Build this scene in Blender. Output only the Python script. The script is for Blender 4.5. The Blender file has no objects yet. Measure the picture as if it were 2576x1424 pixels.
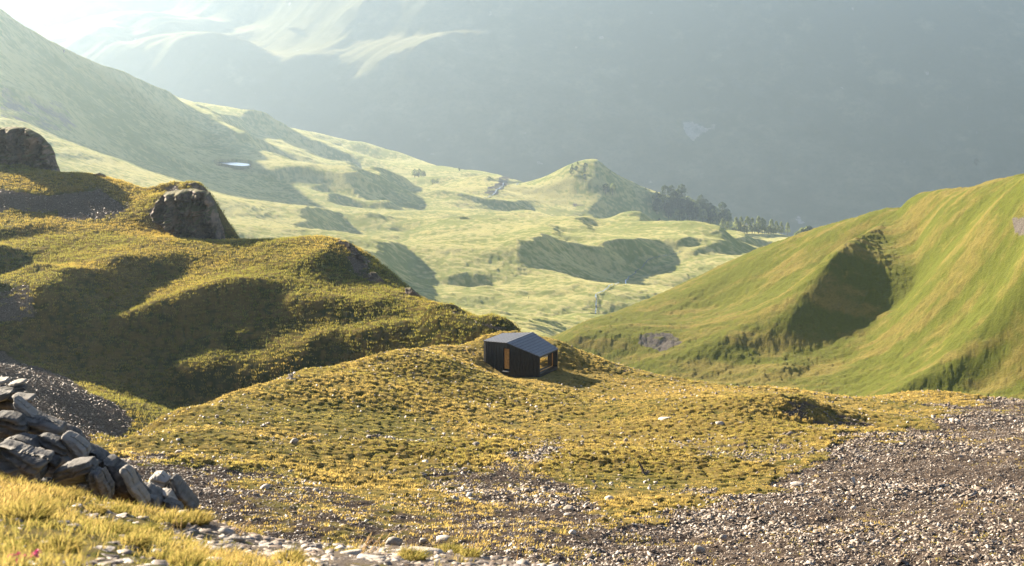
import bpy, math, random
import numpy as np
from mathutils import Vector, Matrix

# ------------------------------------------------------------------ basics
C = bpy.context.scene.collection
SC = bpy.context.scene
PITCH = math.radians(10.0)
CP, SP = math.cos(PITCH), math.sin(PITCH)
FPX, CU, CV = 4085.0, 1288.0, 712.0
SUN_AZ, SUN_EL = math.radians(52.0), math.radians(20.0)      # azimuth: left of straight ahead
TANE = math.tan(SUN_EL)
SV = np.array([math.sin(SUN_AZ), -math.cos(SUN_AZ)])          # way the light travels over the ground
NV = np.array([math.cos(SUN_AZ), math.sin(SUN_AZ)])           # across it
rng = np.random.default_rng(11)
random.seed(5)

def W(u, v, Y):
    a = (u - CU) / FPX; b = (CV - v) / FPX
    y = CP + b * SP
    return (a / y * Y, Y, (-SP + b * CP) / y * Y)

def proj(x, y, z):
    fw = np.maximum(y * CP - z * SP, 0.1); up = y * SP + z * CP
    return CU + FPX * x / fw, CV - FPX * up / fw

def xs(pts, ox, oy, k=0.3533):
    return [(ox + k * a, oy + k * b) for a, b in pts]

# ------------------------------------------------------------------ noise
def _h(ix, iy, s):
    n = (ix.astype(np.int64) * 374761393 + iy.astype(np.int64) * 668265263 + s * 974634777) & 0xffffffff
    n = ((n ^ (n >> 13)) * 1274126177) & 0xffffffff
    n = (n ^ (n >> 16)) & 0xffffffff
    return (n & 0xffffff).astype(np.float32) / np.float32(0xffffff)

def vn(x, y, s=0):
    ix = np.floor(x); iy = np.floor(y)
    fx = (x - ix).astype(np.float32); fy = (y - iy).astype(np.float32)
    ix = ix.astype(np.int64); iy = iy.astype(np.int64)
    fx = fx * fx * fx * (fx * (fx * 6 - 15) + 10); fy = fy * fy * fy * (fy * (fy * 6 - 15) + 10)
    a = _h(ix, iy, s); b = _h(ix + 1, iy, s); c = _h(ix, iy + 1, s); d = _h(ix + 1, iy + 1, s)
    return (a + (b - a) * fx) * (1 - fy) + (c + (d - c) * fx) * fy

def fbm(x, y, s=0, o=4, g=0.5):
    r = 0; amp = 1; tot = 0
    for k in range(o):
        r = r + amp * (vn(x * 2 ** k + 17.3 * k, y * 2 ** k - 9.1 * k, s + k) * 2 - 1)
        tot += amp; amp *= g
    return r / tot

def worley(x, y, s=0):
    ix = np.floor(x).astype(np.int64); iy = np.floor(y).astype(np.int64)
    best = np.full(x.shape, 9.0, np.float32); cid = np.zeros(x.shape, np.float32)
    for dx in (-1, 0, 1):
        for dy in (-1, 0, 1):
            jx = ix + dx; jy = iy + dy
            px = jx + 0.15 + 0.7 * _h(jx, jy, s); py = jy + 0.15 + 0.7 * _h(jx, jy, s + 7)
            d = ((x - px) ** 2 + (y - py) ** 2).astype(np.float32)
            m = d < best
            best = np.where(m, d, best); cid = np.where(m, _h(jx, jy, s + 13), cid)
    return np.sqrt(best), cid

def inpoly(u, v, poly):
    res = np.zeros(u.shape, bool); n = len(poly)
    for i in range(n):
        x1, y1 = poly[i]; x2, y2 = poly[(i + 1) % n]
        if y1 == y2: continue
        c = ((y1 > v) != (y2 > v)) & (u < (x2 - x1) * (v - y1) / (y2 - y1) + x1)
        res ^= c
    return res

# ------------------------------------------------------------------ terrain layers
class Layer:
    """A height field: control points -> smooth surface; hollows and humps that the low sun shades are then worked into it."""
    def __init__(self, pts, world=(), xr=(-500, 500), yr=(50, 500), dx=2.0, lam=0.0):
        P = [W(*p) for p in pts] + list(world)
        P = np.array(P, float)
        self.sc = max(P[:, 0].std(), P[:, 1].std())
        self.c = P[:, :2].mean(0)
        q = (P[:, :2] - self.c) / self.sc
        n = len(q)
        A = np.zeros((n + 3, n + 3))
        A[:n, :n] = self.K(q, q) + lam * np.eye(n)
        A[:n, n] = 1; A[:n, n + 1:] = q
        A[n, :n] = 1; A[n + 1:, :n] = q.T
        b = np.zeros(n + 3); b[:n] = P[:, 2]
        self.w = np.linalg.solve(A, b); self.q = q
        cor = np.array([(x, y) for x in xr for y in yr])
        t = cor @ SV; m = cor @ NV
        self.dx = dx; self.t0 = t.min() - 4 * dx; self.n0 = m.min() - 4 * dx
        self.nt = int((t.max() - self.t0) / dx) + 5; self.nn = int((m.max() - self.n0) / dx) + 5
        tt = self.t0 + dx * np.arange(self.nt); nn = self.n0 + dx * np.arange(self.nn)
        T, N = np.meshgrid(tt, nn, indexing='ij')
        self.X = T * SV[0] + N * NV[0]; self.Y = T * SV[1] + N * NV[1]
        self.inside = (self.X > xr[0] - 3 * dx) & (self.X < xr[1] + 3 * dx) & (self.Y > yr[0] - 3 * dx) & (self.Y < yr[1] + 3 * dx)
        H = np.zeros(self.X.shape)
        idx = np.where(self.inside.ravel())[0]
        H.ravel()[idx] = self.base(self.X.ravel()[idx], self.Y.ravel()[idx])
        for ax in (0,):                                        # carry edge values outwards
            for i in range(self.nt):
                r = self.inside[i]
                if r.any():
                    w_ = np.where(r)[0]; H[i, :w_[0]] = H[i, w_[0]]; H[i, w_[-1] + 1:] = H[i, w_[-1]]
        self.H = H
    k = 1.0
    def rescale(self, k):
        """The same land, k times as large and as far away."""
        self.k = k; self.H = self.H * k; self.dx *= k; self.t0 *= k; self.n0 *= k; self.X = self.X * k; self.Y = self.Y * k
    @staticmethod
    def K(a, b):
        d2 = ((a[:, None, :] - b[None]) ** 2).sum(-1)
        return 0.5 * d2 * np.log(d2 + 1e-12)
    def base(self, x, y):
        out = np.empty(len(x)); n = len(self.q)
        for i in range(0, len(x), 20000):
            q = (np.stack([x[i:i + 20000], y[i:i + 20000]], 1) - self.c) / self.sc
            out[i:i + 20000] = self.K(q, self.q) @ self.w[:n] + self.w[n] + q @ self.w[n + 1:]
        return out
    def h(self, x, y):
        x = np.asarray(x, float); y = np.asarray(y, float)
        t = (x * SV[0] + y * SV[1] - self.t0) / self.dx; m = (x * NV[0] + y * NV[1] - self.n0) / self.dx
        t = np.clip(t, 1, self.nt - 2.01); m = np.clip(m, 1, self.nn - 2.01)
        i = t.astype(int); j = m.astype(int); a = t - i; b = m - j
        H = self.H
        return (H[i, j] * (1 - a) + H[i + 1, j] * a) * (1 - b) + (H[i, j + 1] * (1 - a) + H[i + 1, j + 1] * a) * b
    def visible(self, y0, y1, eps=0.0012):
        us = np.linspace(-500, 3100, 900); ys = np.geomspace(y0, y1, 700)
        U, Yg = np.meshgrid(us, ys, indexing='ij')
        X = (U - CU) / FPX * Yg * 1.03
        el = self.h(X, Yg) / Yg
        cm = np.maximum.accumulate(el, 1)
        vis = el >= cm - eps
        u = (self.X / np.maximum(self.Y, 1e-3) / 1.03) * FPX + CU
        k = np.log(np.maximum(self.Y, 1e-3) / y0) / math.log(y1 / y0) * 699
        ii = np.clip(np.rint((u + 500) / 3600 * 899).astype(int), 0, 899); kk = np.clip(np.rint(k).astype(int), 0, 699)
        return vis[ii, kk]
    def relief(self, polys, y0, y1, L, lit=False, rounds=2, iters=160, litlim=0.35, wob=5.0, k0=1.75, k1=0.65, litw=0.12, exempt=(), smooth=3.0, hold=0.15, pins=(), pr=4.0, ksh=1.25, cross=0.06):
        X, Y, dx = self.X, self.Y, self.dx
        H0 = self.H.copy()
        wu = wob * fbm(X / (L * 0.25), Y / (L * 0.25), 91, 3); wv = wob * fbm(X / (L * 0.25), Y / (L * 0.25), 97, 3)
        for _ in range(rounds):
            u, v = proj(X, Y, self.H); u = u + wu; v = v + wv
            M = np.zeros(X.shape, bool)
            for p in polys: M |= inpoly(u, v, p)
            for p in exempt: M &= ~inpoly(u, v, p)
            M &= self.inside & self.visible(y0, y1) & (Y > y0) & (Y < y1)
            if lit: M = ~M
            # position along each shaded run, 0 at its sunward edge to 1 at its far edge
            run = np.zeros(X.shape); ln = np.zeros(X.shape); cur = np.zeros(self.nn)
            for i in range(self.nt):
                cur = np.where(M[i], cur + 1, 0); run[i] = cur
            cur = np.zeros(self.nn)
            for i in range(self.nt - 1, -1, -1):
                cur = np.where(M[i], np.maximum(cur, run[i]), 0); ln[i] = cur
            tau = np.where(M, run / np.maximum(ln, 1), 0)
            ds = np.zeros(X.shape); ds[:-1] = (H0[1:] - H0[:-1]) / dx
            if lit: g = np.where(M, np.minimum(ds, -TANE * ksh), np.maximum(ds, -TANE * litlim))
            else: g = np.where(M, -TANE * (k0 + (k1 - k0) * tau), np.maximum(ds, -TANE * litlim))
            w = np.where(M, 1.0, litw) * self.inside
            w[-1] = 0
            mu = (hold / L) ** 2 * np.ones(X.shape); mu[~self.inside] *= 30
            for i in range(len(pins) - 1):
                a_, b_ = np.array(pins[i]), np.array(pins[i + 1])
                for s_ in np.linspace(0, 1, 8):
                    c_ = a_ + (b_ - a_) * s_
                    mu += 0.06 / dx * np.exp(-((X - c_[0]) ** 2 + (Y - c_[1]) ** 2) / pr ** 2)
            ls2 = (smooth) ** 2
            def Ap(d):
                r = np.zeros(d.shape)
                e = w[:-1] * (d[1:] - d[:-1]) / dx
                r[1:] += e / dx; r[:-1] -= e / dx
                e = cross * (d[:, 1:] - d[:, :-1]) / dx
                r[:, 1:] += e / dx; r[:, :-1] -= e / dx
                e = ls2 * 0.05 * (d[2:] - 2 * d[1:-1] + d[:-2]) / dx ** 2
                r[2:] += e / dx ** 2; r[1:-1] -= 2 * e / dx ** 2; r[:-2] += e / dx ** 2
                e = ls2 * 0.25 * (d[:, 2:] - 2 * d[:, 1:-1] + d[:, :-2]) / dx ** 2
                r[:, 2:] += e / dx ** 2; r[:, 1:-1] -= 2 * e / dx ** 2; r[:, :-2] += e / dx ** 2
                return r + mu * d
            tgt = g - ds
            b = np.zeros(X.shape); e = (w[:-1] * tgt[:-1]) / dx
            b[1:] += e; b[:-1] -= e
            d = self.H - H0
            r = b - Ap(d); p = r.copy(); rs = (r * r).sum()
            for _i in range(iters):
                q = Ap(p); a = rs / ((p * q).sum() + 1e-30)
                d += a * p; r -= a * q
                rn = (r * r).sum()
                if rn < 1e-10: break
                p = r + (rn / rs) * p; rs = rn
            self.H = H0 + d
        self.M = M
        return d
    def hit(self, u, v, y0, y1, n=3000):
        ys = np.geomspace(y0 * self.k, y1 * self.k, n)
        a = (u - CU) / FPX; b = (CV - v) / FPX; k = CP + b * SP
        x = a / k * ys; z = (-SP + b * CP) / k * ys
        below = self.h(x, ys) >= z
        i = int(np.argmax(below)) if below.any() else n - 1
        return float(x[i]), float(ys[i]), float(self.h(x[i], ys[i]))

# ------------------------------------------------------------------ mesh helpers
def mesh_from(name, co, quads=None, tris=None, smooth=True):
    me = bpy.data.meshes.new(name)
    co = np.ascontiguousarray(co, np.float32)
    parts = []; tot = []
    if quads is not None and len(quads): parts.append(np.asarray(quads, np.int32).ravel()); tot.append(np.full(len(quads), 4, np.int32))
    if tris is not None and len(tris): parts.append(np.asarray(tris, np.int32).ravel()); tot.append(np.full(len(tris), 3, np.int32))
    li = np.concatenate(parts); lt = np.concatenate(tot)
    ls = np.zeros(len(lt), np.int32); ls[1:] = np.cumsum(lt)[:-1]
    me.vertices.add(len(co)); me.vertices.foreach_set('co', co.ravel())
    me.loops.add(len(li)); me.loops.foreach_set('vertex_index', li)
    me.polygons.add(len(lt)); me.polygons.foreach_set('loop_start', ls)
    if smooth: me.polygons.foreach_set('use_smooth', np.ones(len(lt), bool))
    me.update(calc_edges=True)
    return me

def fattr(me, name, val):
    a = me.attributes.new(name, 'FLOAT', 'POINT')
    a.data.foreach_set('value', np.ascontiguousarray(val, np.float32).ravel())

def add(name, me, mat=None, parent=None, label=None, cat=None, group=None, kind=None):
    o = bpy.data.objects.new(name, me); C.objects.link(o)
    if mat is not None and me is not None: me.materials.clear(); me.materials.append(mat)
    if parent is not None: o.parent = parent
    for k, val in (('label', label), ('category', cat), ('group', group), ('kind', kind)):
        if val: o[k] = val
    return o

def grid_quads(n, m):
    i = np.arange(n - 1)[:, None] * m + np.arange(m - 1)[None]
    return np.stack([i, i + 1, i + m + 1, i + m], -1).reshape(-1, 4)

def polar(u0, u1, nu, y0, y1, ny):
    us = np.linspace(u0, u1, nu); ys = np.geomspace(y0, y1, ny)
    U, Yg = np.meshgrid(us, ys, indexing='ij')
    return (U - CU) / FPX * Yg * 1.03, Yg

def terrain(name, X, Y, Z, mat, attrs, keep=None, kind='structure'):
    n, m = X.shape
    q = grid_quads(n, m)[:, ::-1]
    co = np.stack([X, Y, Z], -1).reshape(-1, 3)
    if keep is not None:
        k = keep.ravel()[q].all(1); q = q[k]
        used = np.zeros(len(co), bool); used[q.ravel()] = True
        mp = np.cumsum(used) - 1
        co = co[used]; q = mp[q]; attrs = {a: b.ravel()[used] for a, b in attrs.items()}
    me = mesh_from(name, co, quads=q)
    for a, b in attrs.items(): fattr(me, a, b)
    return add(name, me, mat, kind=kind)

# ------------------------------------------------------------------ materials
def new_mat(name):
    m = bpy.data.materials.new(name); m.use_nodes = True
    nt = m.node_tree; nt.nodes.clear()
    out = nt.nodes.new('ShaderNodeOutputMaterial')
    return m, nt, out

class N:
    def __init__(self, nt): self.nt = nt
    def __call__(self, t, ins=None, **kw):
        n = self.nt.nodes.new('ShaderNode' + t)
        for k, v in kw.items(): setattr(n, k, v)
        for k, v in (ins or {}).items():
            if isinstance(v, bpy.types.NodeSocket): self.nt.links.new(v, n.inputs[k])
            else: n.inputs[k].default_value = v
        return n
    def mix(self, f, a, b, mode='MIX'):
        n = self.nt.nodes.new('ShaderNodeMix'); n.data_type = 'RGBA'; n.blend_type = mode
        for i, v in ((0, f), (6, a), (7, b)):
            if isinstance(v, bpy.types.NodeSocket): self.nt.links.new(v, n.inputs[i])
            else: n.inputs[i].default_value = (v if i == 0 else (*v, 1))
        return n.outputs[2]
    def ramp(self, f, a, b):
        n = self.nt.nodes.new('ShaderNodeMapRange'); n.interpolation_type = 'SMOOTHSTEP'
        self.nt.links.new(f, n.inputs[0]); n.inputs[1].default_value = a; n.inputs[2].default_value = b
        return n.outputs[0]
    def noise(self, scale, detail=4, rough=0.55, vec=None):
        n = self.nt.nodes.new('ShaderNodeTexNoise'); n.inputs['Scale'].default_value = scale
        n.inputs['Detail'].default_value = detail; n.inputs['Roughness'].default_value = rough
        if vec is not None: self.nt.links.new(vec, n.inputs['Vector'])
        return n.outputs['Fac']
    def math(self, op, a, b=0.0):
        n = self.nt.nodes.new('ShaderNodeMath'); n.operation = op
        for i, v in ((0, a), (1, b)):
            if isinstance(v, bpy.types.NodeSocket): self.nt.links.new(v, n.inputs[i])
            else: n.inputs[i].default_value = v
        return n.outputs[0]
    def attr(self, name):
        n = self.nt.nodes.new('ShaderNodeAttribute'); n.attribute_name = name
        return n.outputs['Fac']

def ground_mat(name, green, gold, soil, s_big, s_mid, s_fine, bump=0.3, bdist=0.3, gold_bias=0.5, rockc=((0.06, 0.052, 0.045), (0.19, 0.165, 0.14)), sheen=0.25):
    m, nt, out = new_mat(name); n = N(nt)
    pos = n('NewGeometry').outputs['Position']
    a = n.noise(s_big, 4, 0.6, pos); b = n.noise(s_mid, 5, 0.65, pos); c = n.noise(s_fine, 3, 0.7, pos)
    t = n.attr('tuft')
    f = n.math('ADD', n.math('MULTIPLY', a, 0.9), n.math('ADD', n.math('MULTIPLY', b, 0.6), n.math('MULTIPLY', t, 0.35)))
    f = n.ramp(f, 1.05 - gold_bias * 0.6, 1.35 - gold_bias * 0.6)
    col = n.mix(f, green, gold)
    col = n.mix(n.math('MULTIPLY', n.ramp(c, 0.42, 0.75), 0.55), col, soil)
    col = n.mix(n.math('MULTIPLY', n.ramp(b, 0.55, 0.75), 0.3), col, tuple(min(1, x * 1.5) for x in gold))
    r = n.attr('rock')
    rn = n.noise(s_fine * 2.2, 4, 0.75, pos)
    rc = n.mix(n.ramp(rn, 0.32, 0.72), rockc[0], rockc[1])
    k = n.ramp(n.math('ADD', r, n.math('MULTIPLY', n.math('SUBTRACT', b, 0.5), 0.9)), 0.42, 0.62)
    col = n.mix(k, col, rc)
    bp = n('Bump', {'Strength': bump, 'Distance': bdist, 'Height': c})
    d = n('BsdfDiffuse', {'Color': col, 'Roughness': 0.9, 'Normal': bp.outputs[0]})
    sh = n('BsdfSheen', {'Color': n.mix(0.5, col, (0.5, 0.42, 0.2)), 'Roughness': 0.45, 'Normal': bp.outputs[0]})
    ad = n('AddShader'); nt.links.new(d.outputs[0], ad.inputs[0])
    mx = n('MixShader', {0: n.math('MULTIPLY', n.math('SUBTRACT', 1.0, k), sheen)})
    nt.links.new(d.outputs[0], mx.inputs[1]); nt.links.new(sh.outputs[0], mx.inputs[2])
    nt.links.new(mx.outputs[0], out.inputs[0])
    return m
# ------------------------------------------------------------------ world, sun, camera
def setup():
    w = bpy.data.worlds.new("World"); SC.world = w; w.use_nodes = True
    nt = w.node_tree; bg = nt.nodes['Background']
    sky = nt.nodes.new('ShaderNodeTexSky'); sky.sky_type = 'NISHITA'; sky.sun_disc = False
    sky.sun_elevation = SUN_EL; sky.sun_rotation = -SUN_AZ; sky.altitude = 2300; sky.air_density = 0.8; sky.dust_density = 4.0; sky.ozone_density = 0.0
    nt.links.new(sky.outputs[0], bg.inputs[0]); bg.inputs[1].default_value = SKY
    L = bpy.data.lights.new('sun', 'SUN'); L.energy = SUNE; L.angle = math.radians(0.5); L.color = (1.0, 0.88, 0.70)
    o = bpy.data.objects.new('sun', L); C.objects.link(o)
    d = Vector((-SV[0] * math.cos(SUN_EL), -SV[1] * math.cos(SUN_EL), math.sin(SUN_EL)))
    o.rotation_euler = d.to_track_quat('Z', 'Y').to_euler(); o.location = (-60, 40, 60)
    cam = bpy.data.cameras.new('camera'); cam.sensor_width = 36; cam.lens = FPX / 2576 * 36
    cam.clip_start = 0.3; cam.clip_end = 20000
    cam.dof.use_dof = True; cam.dof.focus_distance = 120; cam.dof.aperture_fstop = 5.6
    co = bpy.data.objects.new('camera', cam); C.objects.link(co)
    co.rotation_euler = (math.radians(90) - PITCH, 0, 0); SC.camera = co
    SC.view_settings.view_transform = 'Standard'; SC.view_settings.look = 'None'
    SC.view_settings.exposure = EXPO; SC.view_settings.gamma = 1
    cy = SC.cycles
    cy.use_denoising = True; cy.denoising_input_passes = 'RGB_ALBEDO_NORMAL'; cy.denoising_prefilter = 'ACCURATE'
    cy.max_bounces = 4; cy.diffuse_bounces = 2; cy.glossy_bounces = 2; cy.transmission_bounces = 2; cy.volume_bounces = VB
    cy.transparent_max_bounces = 4; cy.use_adaptive_sampling = True; cy.adaptive_threshold = 0.012
    cy.sample_clamp_indirect = 6
    return co
SKY, SUNE, EXPO, VB = 0.05, 5.0, 2.85, 0
HAZE_D, HAZE_G, HAZE_C = 0.60e-4, 0.72, (0.66, 0.84, 0.98)
KV, KH = 1.35, 1.6
cam_obj = setup()

# ------------------------------------------------------------------ the hill with the hut
Bpts = [(225,1125,88),(400,1058,100),(560,1003,110),(720,955,120),(860,920,128),(1000,890,135),(1130,866,144),(1215,857,152),(1300,858,156),(1400,874,152),(1480,892,148),(1560,915,143),(1650,940,140),(1760,962,138),(1880,974,136),(1905,977,134),
 (1216,910,144),(1273,951,138.4),(1358,951,137.6),(1405,934,141),(1320,930,142),(1502,993,131),(1000,960,122),(1000,1030,108),(700,1030,104),(500,1080,93),(350,1130,84),
 (1288,1060,112),(1288,1100,102),(1288,1130,94),(1288,1200,82),(1288,1300,66),(1288,1400,54),(1700,1000,126),(1700,1100,103),(1700,1200,84),(1700,1270,72),(1700,1400,55),
 (2050,1015,119),(2130,1040,112),(2200,1068,107),(1950,1060,108),(2100,1016,141),(2200,1010,143),(2350,1000,141),(2450,1003,139),(2576,1015,132),(2750,1030,128),(2260,1045,122),(2330,1060,113),(2400,1040,121),(2576,1060,116),(2000,1100,98),(2300,1150,88),(2576,1150,88),(2750,1150,88),
 (2000,1250,73),(2576,1250,72),(2576,1400,54),(2000,1400,54),(300,1200,71),(500,1200,74),(500,1280,62),(800,1200,79),(800,1350,58),(300,1300,60),(0,1300,60),(0,1200,66),(-150,1250,60),(100,1160,76)]
def pw(u, Y, z): return ((u - CU) / FPX * Y * 1.03, Y, z)
Bw = [pw(0,95,-34),pw(225,112,-39),pw(400,124,-42),pw(560,138,-48),pw(860,160,-54),pw(1130,176,-52),pw(1300,185,-50),pw(1450,182,-52),pw(1700,168,-52),pw(1900,162,-52),pw(2200,172,-54),pw(2576,168,-52),pw(2800,168,-52),pw(-200,85,-30),
      pw(560,190,-70),pw(1300,215,-66),pw(2000,200,-68),pw(2700,200,-68),pw(-200,140,-52)]
LB = Layer(Bpts, Bw, xr=(-48, 75), yr=(42, 215), dx=0.5)
z = lambda p, ox, oy: xs(p, ox, oy)
shB = [z([(1560,1120),(1640,1130),(1720,1190),(1800,1225),(1900,1290),(2020,1340),(1930,1335),(1790,1295),(1680,1280),(1600,1270)], 849, 471.7),
       z([(430,180),(560,225),(640,255),(800,280),(1000,310),(1150,350),(1300,375),(1420,405),(1250,400),(1000,370),(760,345),(560,290)], 1695.6, 920.8)]
LB.relief(shB, 46, 165, 14, rounds=2, iters=120, wob=3, k0=1.5, k1=0.7, smooth=1.0, litlim=0.6, hold=0.4)

# ------------------------------------------------------------------ grassy ridge to the left
Cpts = [(-200,370,365),(0,398,350),(60,412,345),(150,437,335),(240,440,335),(340,466,325),(400,462,322),(440,457,320),(492,459,315),
 (420,590,285),(555,608,292),(590,613,290),(700,612,280),(780,608,272),(835,602,268),(880,620,262),(965,714,238),(1055,746,228),(1150,778,218),(1270,834,204),(1330,868,195),
 (0,520,300),(200,560,290),(400,620,270),(640,690,245),(850,750,225),(1050,810,208),(0,620,275),(0,700,250),(300,700,250),(300,850,205),(0,850,205),(500,800,215),(450,1000,165),(640,880,190),(800,850,198),(1000,860,190),(800,940,168),(620,970,165),
 (400,930,180),(200,900,190),(0,890,165),(100,930,150),(200,1000,140),(350,1060,132),(250,1110,121),(0,1000,125),(0,1100,108),(1210,862,186),(1000,900,172),(700,960,158),(400,1062,146),(-200,600,290),(-200,900,165),(-200,1100,100)]
Cw = [pw(-200,330,-45),pw(0,320,-45),pw(240,308,-46),pw(440,298,-48),pw(780,290,-56),pw(880,262,-54),pw(965,255,-56),pw(1055,250,-56),pw(1150,245,-58),pw(1270,232,-60),pw(1400,212,-64),pw(1330,160,-58),
      pw(1500,230,-85),pw(1500,180,-80),pw(1100,330,-105),pw(700,380,-100),pw(200,400,-90),pw(400,128,-46),pw(800,150,-52)]
Cpts = [(u, v, 165 + 0.564 * (Y - 146) if Y > 146 else Y + 19 * max(0.0, (Y - 95) / 51)) for u, v, Y in Cpts]
Cpts += [(470,458,262),(506,464,259),(430,480,262),(380,478,266),(524,480,257),(574,617,252),(580,617,285),(600,619,262),(640,619,250),(560,620,310),(620,620,300)]
LC = Layer(Cpts, Cw, xr=(-125, 25), yr=(98, 400), dx=0.75)
pinC = [W(*p)[:2] for p in [(492,459,258)] + Cpts[11:21]]
O4 = (0, 471.7); O5 = (849, 471.7); O6 = (1695.6, 471.7)
shC = [z([(230,720),(330,690),(440,680),(560,620),(640,590),(850,560),(760,500),(830,465),(1000,490),(1160,530),(1280,560),(1170,590),(1090,610),(1085,650),(930,660),(925,740),(1000,750),(850,770),(640,850),(690,880),(1000,830),(1250,770),(1290,720),(1480,680),(1640,740),(1600,650),(1650,610),(1720,615),(1950,670),(2000,780),(2200,800),(2350,800),(2492,850),(2700,900),(2900,960),(2850,985),(2492,990),(2300,985),(2150,960),(2000,900),(1880,850),(1780,840),(1690,910),(1500,1000),(1380,1100),(1300,1170),(1140,1260),(1130,1330),(1180,1400),(1060,1400),(930,1290),(750,1230),(500,1215),(250,1190),(60,1150),(0,1130),(-300,1130),(-300,870),(0,870),(270,860),(260,760)], *O4),
 z([(-300,480),(0,480),(190,490),(170,560),(120,650),(0,640),(-300,640)], *O4), z([(-300,335),(0,330),(200,320),(410,340),(0,395),(-300,395)], *O4),
 z([(1130,1424),(1160,1360),(1240,1300),(1500,1290),(1580,1210),(1590,1300),(1610,1340),(2000,1330),(2150,1210),(2250,1130),(2403,1125),(2700,1085),(2950,1092),(3100,1060),(3280,1020),(3440,1050),(3300,1110),(3000,1170),(2492,1290),(1900,1500),(1240,1500)], *O4),
 z([(1680,1050),(1840,1030),(1920,1050),(1880,1090),(1550,1140),(1450,1130)], *O4),
 [(791,655),(823,612),(850,605),(880,618),(902,648),(969,719),(937,724),(856,698),(800,672)],
 z([(0,830),(120,860),(260,930),(480,950),(680,965),(600,1000),(200,990),(0,1000)], *O5), z([(240,815),(390,800),(380,865),(290,870)], *O5),
 z([(600,900),(700,850),(880,880),(1230,1030),(1050,1050),(850,980),(700,940)], *O5),
 z([(0,30),(330,90),(560,150),(420,190),(200,160),(0,110)], *O4), z([(1080,150),(1200,200),(1300,300),(1200,330),(1080,250)], *O4),
 z([(1170,450),(1300,500),(1250,520),(1150,480)], *O4)]
LC.relief(shC, 108, 290, 30, rounds=4, iters=200, wob=5, smooth=1.2, hold=0.45, k0=2.4, k1=0.95, litlim=0.6, pins=pinC)

# ------------------------------------------------------------------ big green hill to the right
Fpts = [(2800,385,335),(2576,452,385),(2450,474,424),(2370,481,450),(2300,496,474),(2230,524,500),(2150,560,528),(2080,596,551),(2000,635,574),(1960,653,580),(1900,675,585),(1800,712,590),(1700,742,590),(1600,768,580),(1520,800,560),(1440,828,525),
 (2576,1000,310),(2576,800,335),(2576,600,357),(2480,540,388),(2560,520,372),(2400,1000,325),(2400,800,365),(2400,600,405),(2200,1000,350),(2200,850,390),(2200,700,440),(2200,600,482),(2000,970,375),(2000,850,415),(2000,750,470),(1800,950,395),(1800,850,445),(1800,780,510),(1600,930,410),(1600,850,465),(1480,900,420),(1480,860,455),(1400,880,430),(2800,1000,300),(2800,700,330)]
Fw = [pw(2800,420,-54),pw(2576,450,-66),pw(2480,478,-74),pw(2370,515,-84),pw(2250,555,-98),pw(2150,595,-112),pw(2080,620,-118),pw(1960,645,-124),pw(1800,655,-128),pw(1600,650,-129),pw(1520,640,-129),pw(1330,520,-118),pw(1330,440,-112),pw(1300,400,-108),pw(1800,330,-95),pw(2300,280,-86),pw(2700,250,-78),pw(1500,360,-100)]
LF = Layer(Fpts, Fw, xr=(-15, 160), yr=(245, 700), dx=1.5, lam=4e-5)
pinF = [W(*p)[:2] for p in Fpts[1:16]]
shF = [z([(1430,300),(1550,235),(1710,240),(1735,320),(1715,400),(1705,600),(1670,790),(1400,950),(1200,1050),(1000,1110),(850,1090),(700,1080),(680,1040),(820,990),(860,900),(900,820),(1000,700),(1100,500),(1200,430),(1300,350)], *O6),
 z([(1540,1390),(1700,1340),(2100,1250),(2300,1250),(2290,1300),(2200,1440),(1600,1450)], *O6), z([(760,1340),(840,1300),(950,1310),(870,1355),(740,1360)], *O6),
 z([(0,1225),(200,1175),(370,1130),(600,1150),(740,1190),(500,1205),(300,1190),(0,1240)], *O6)]
LF.relief(shF, 260, 640, 60, rounds=3, iters=220, wob=4, smooth=4.5, hold=0.7, k0=2.1, k1=0.8, litlim=0.55, pins=pinF, pr=10, cross=0.18)

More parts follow.
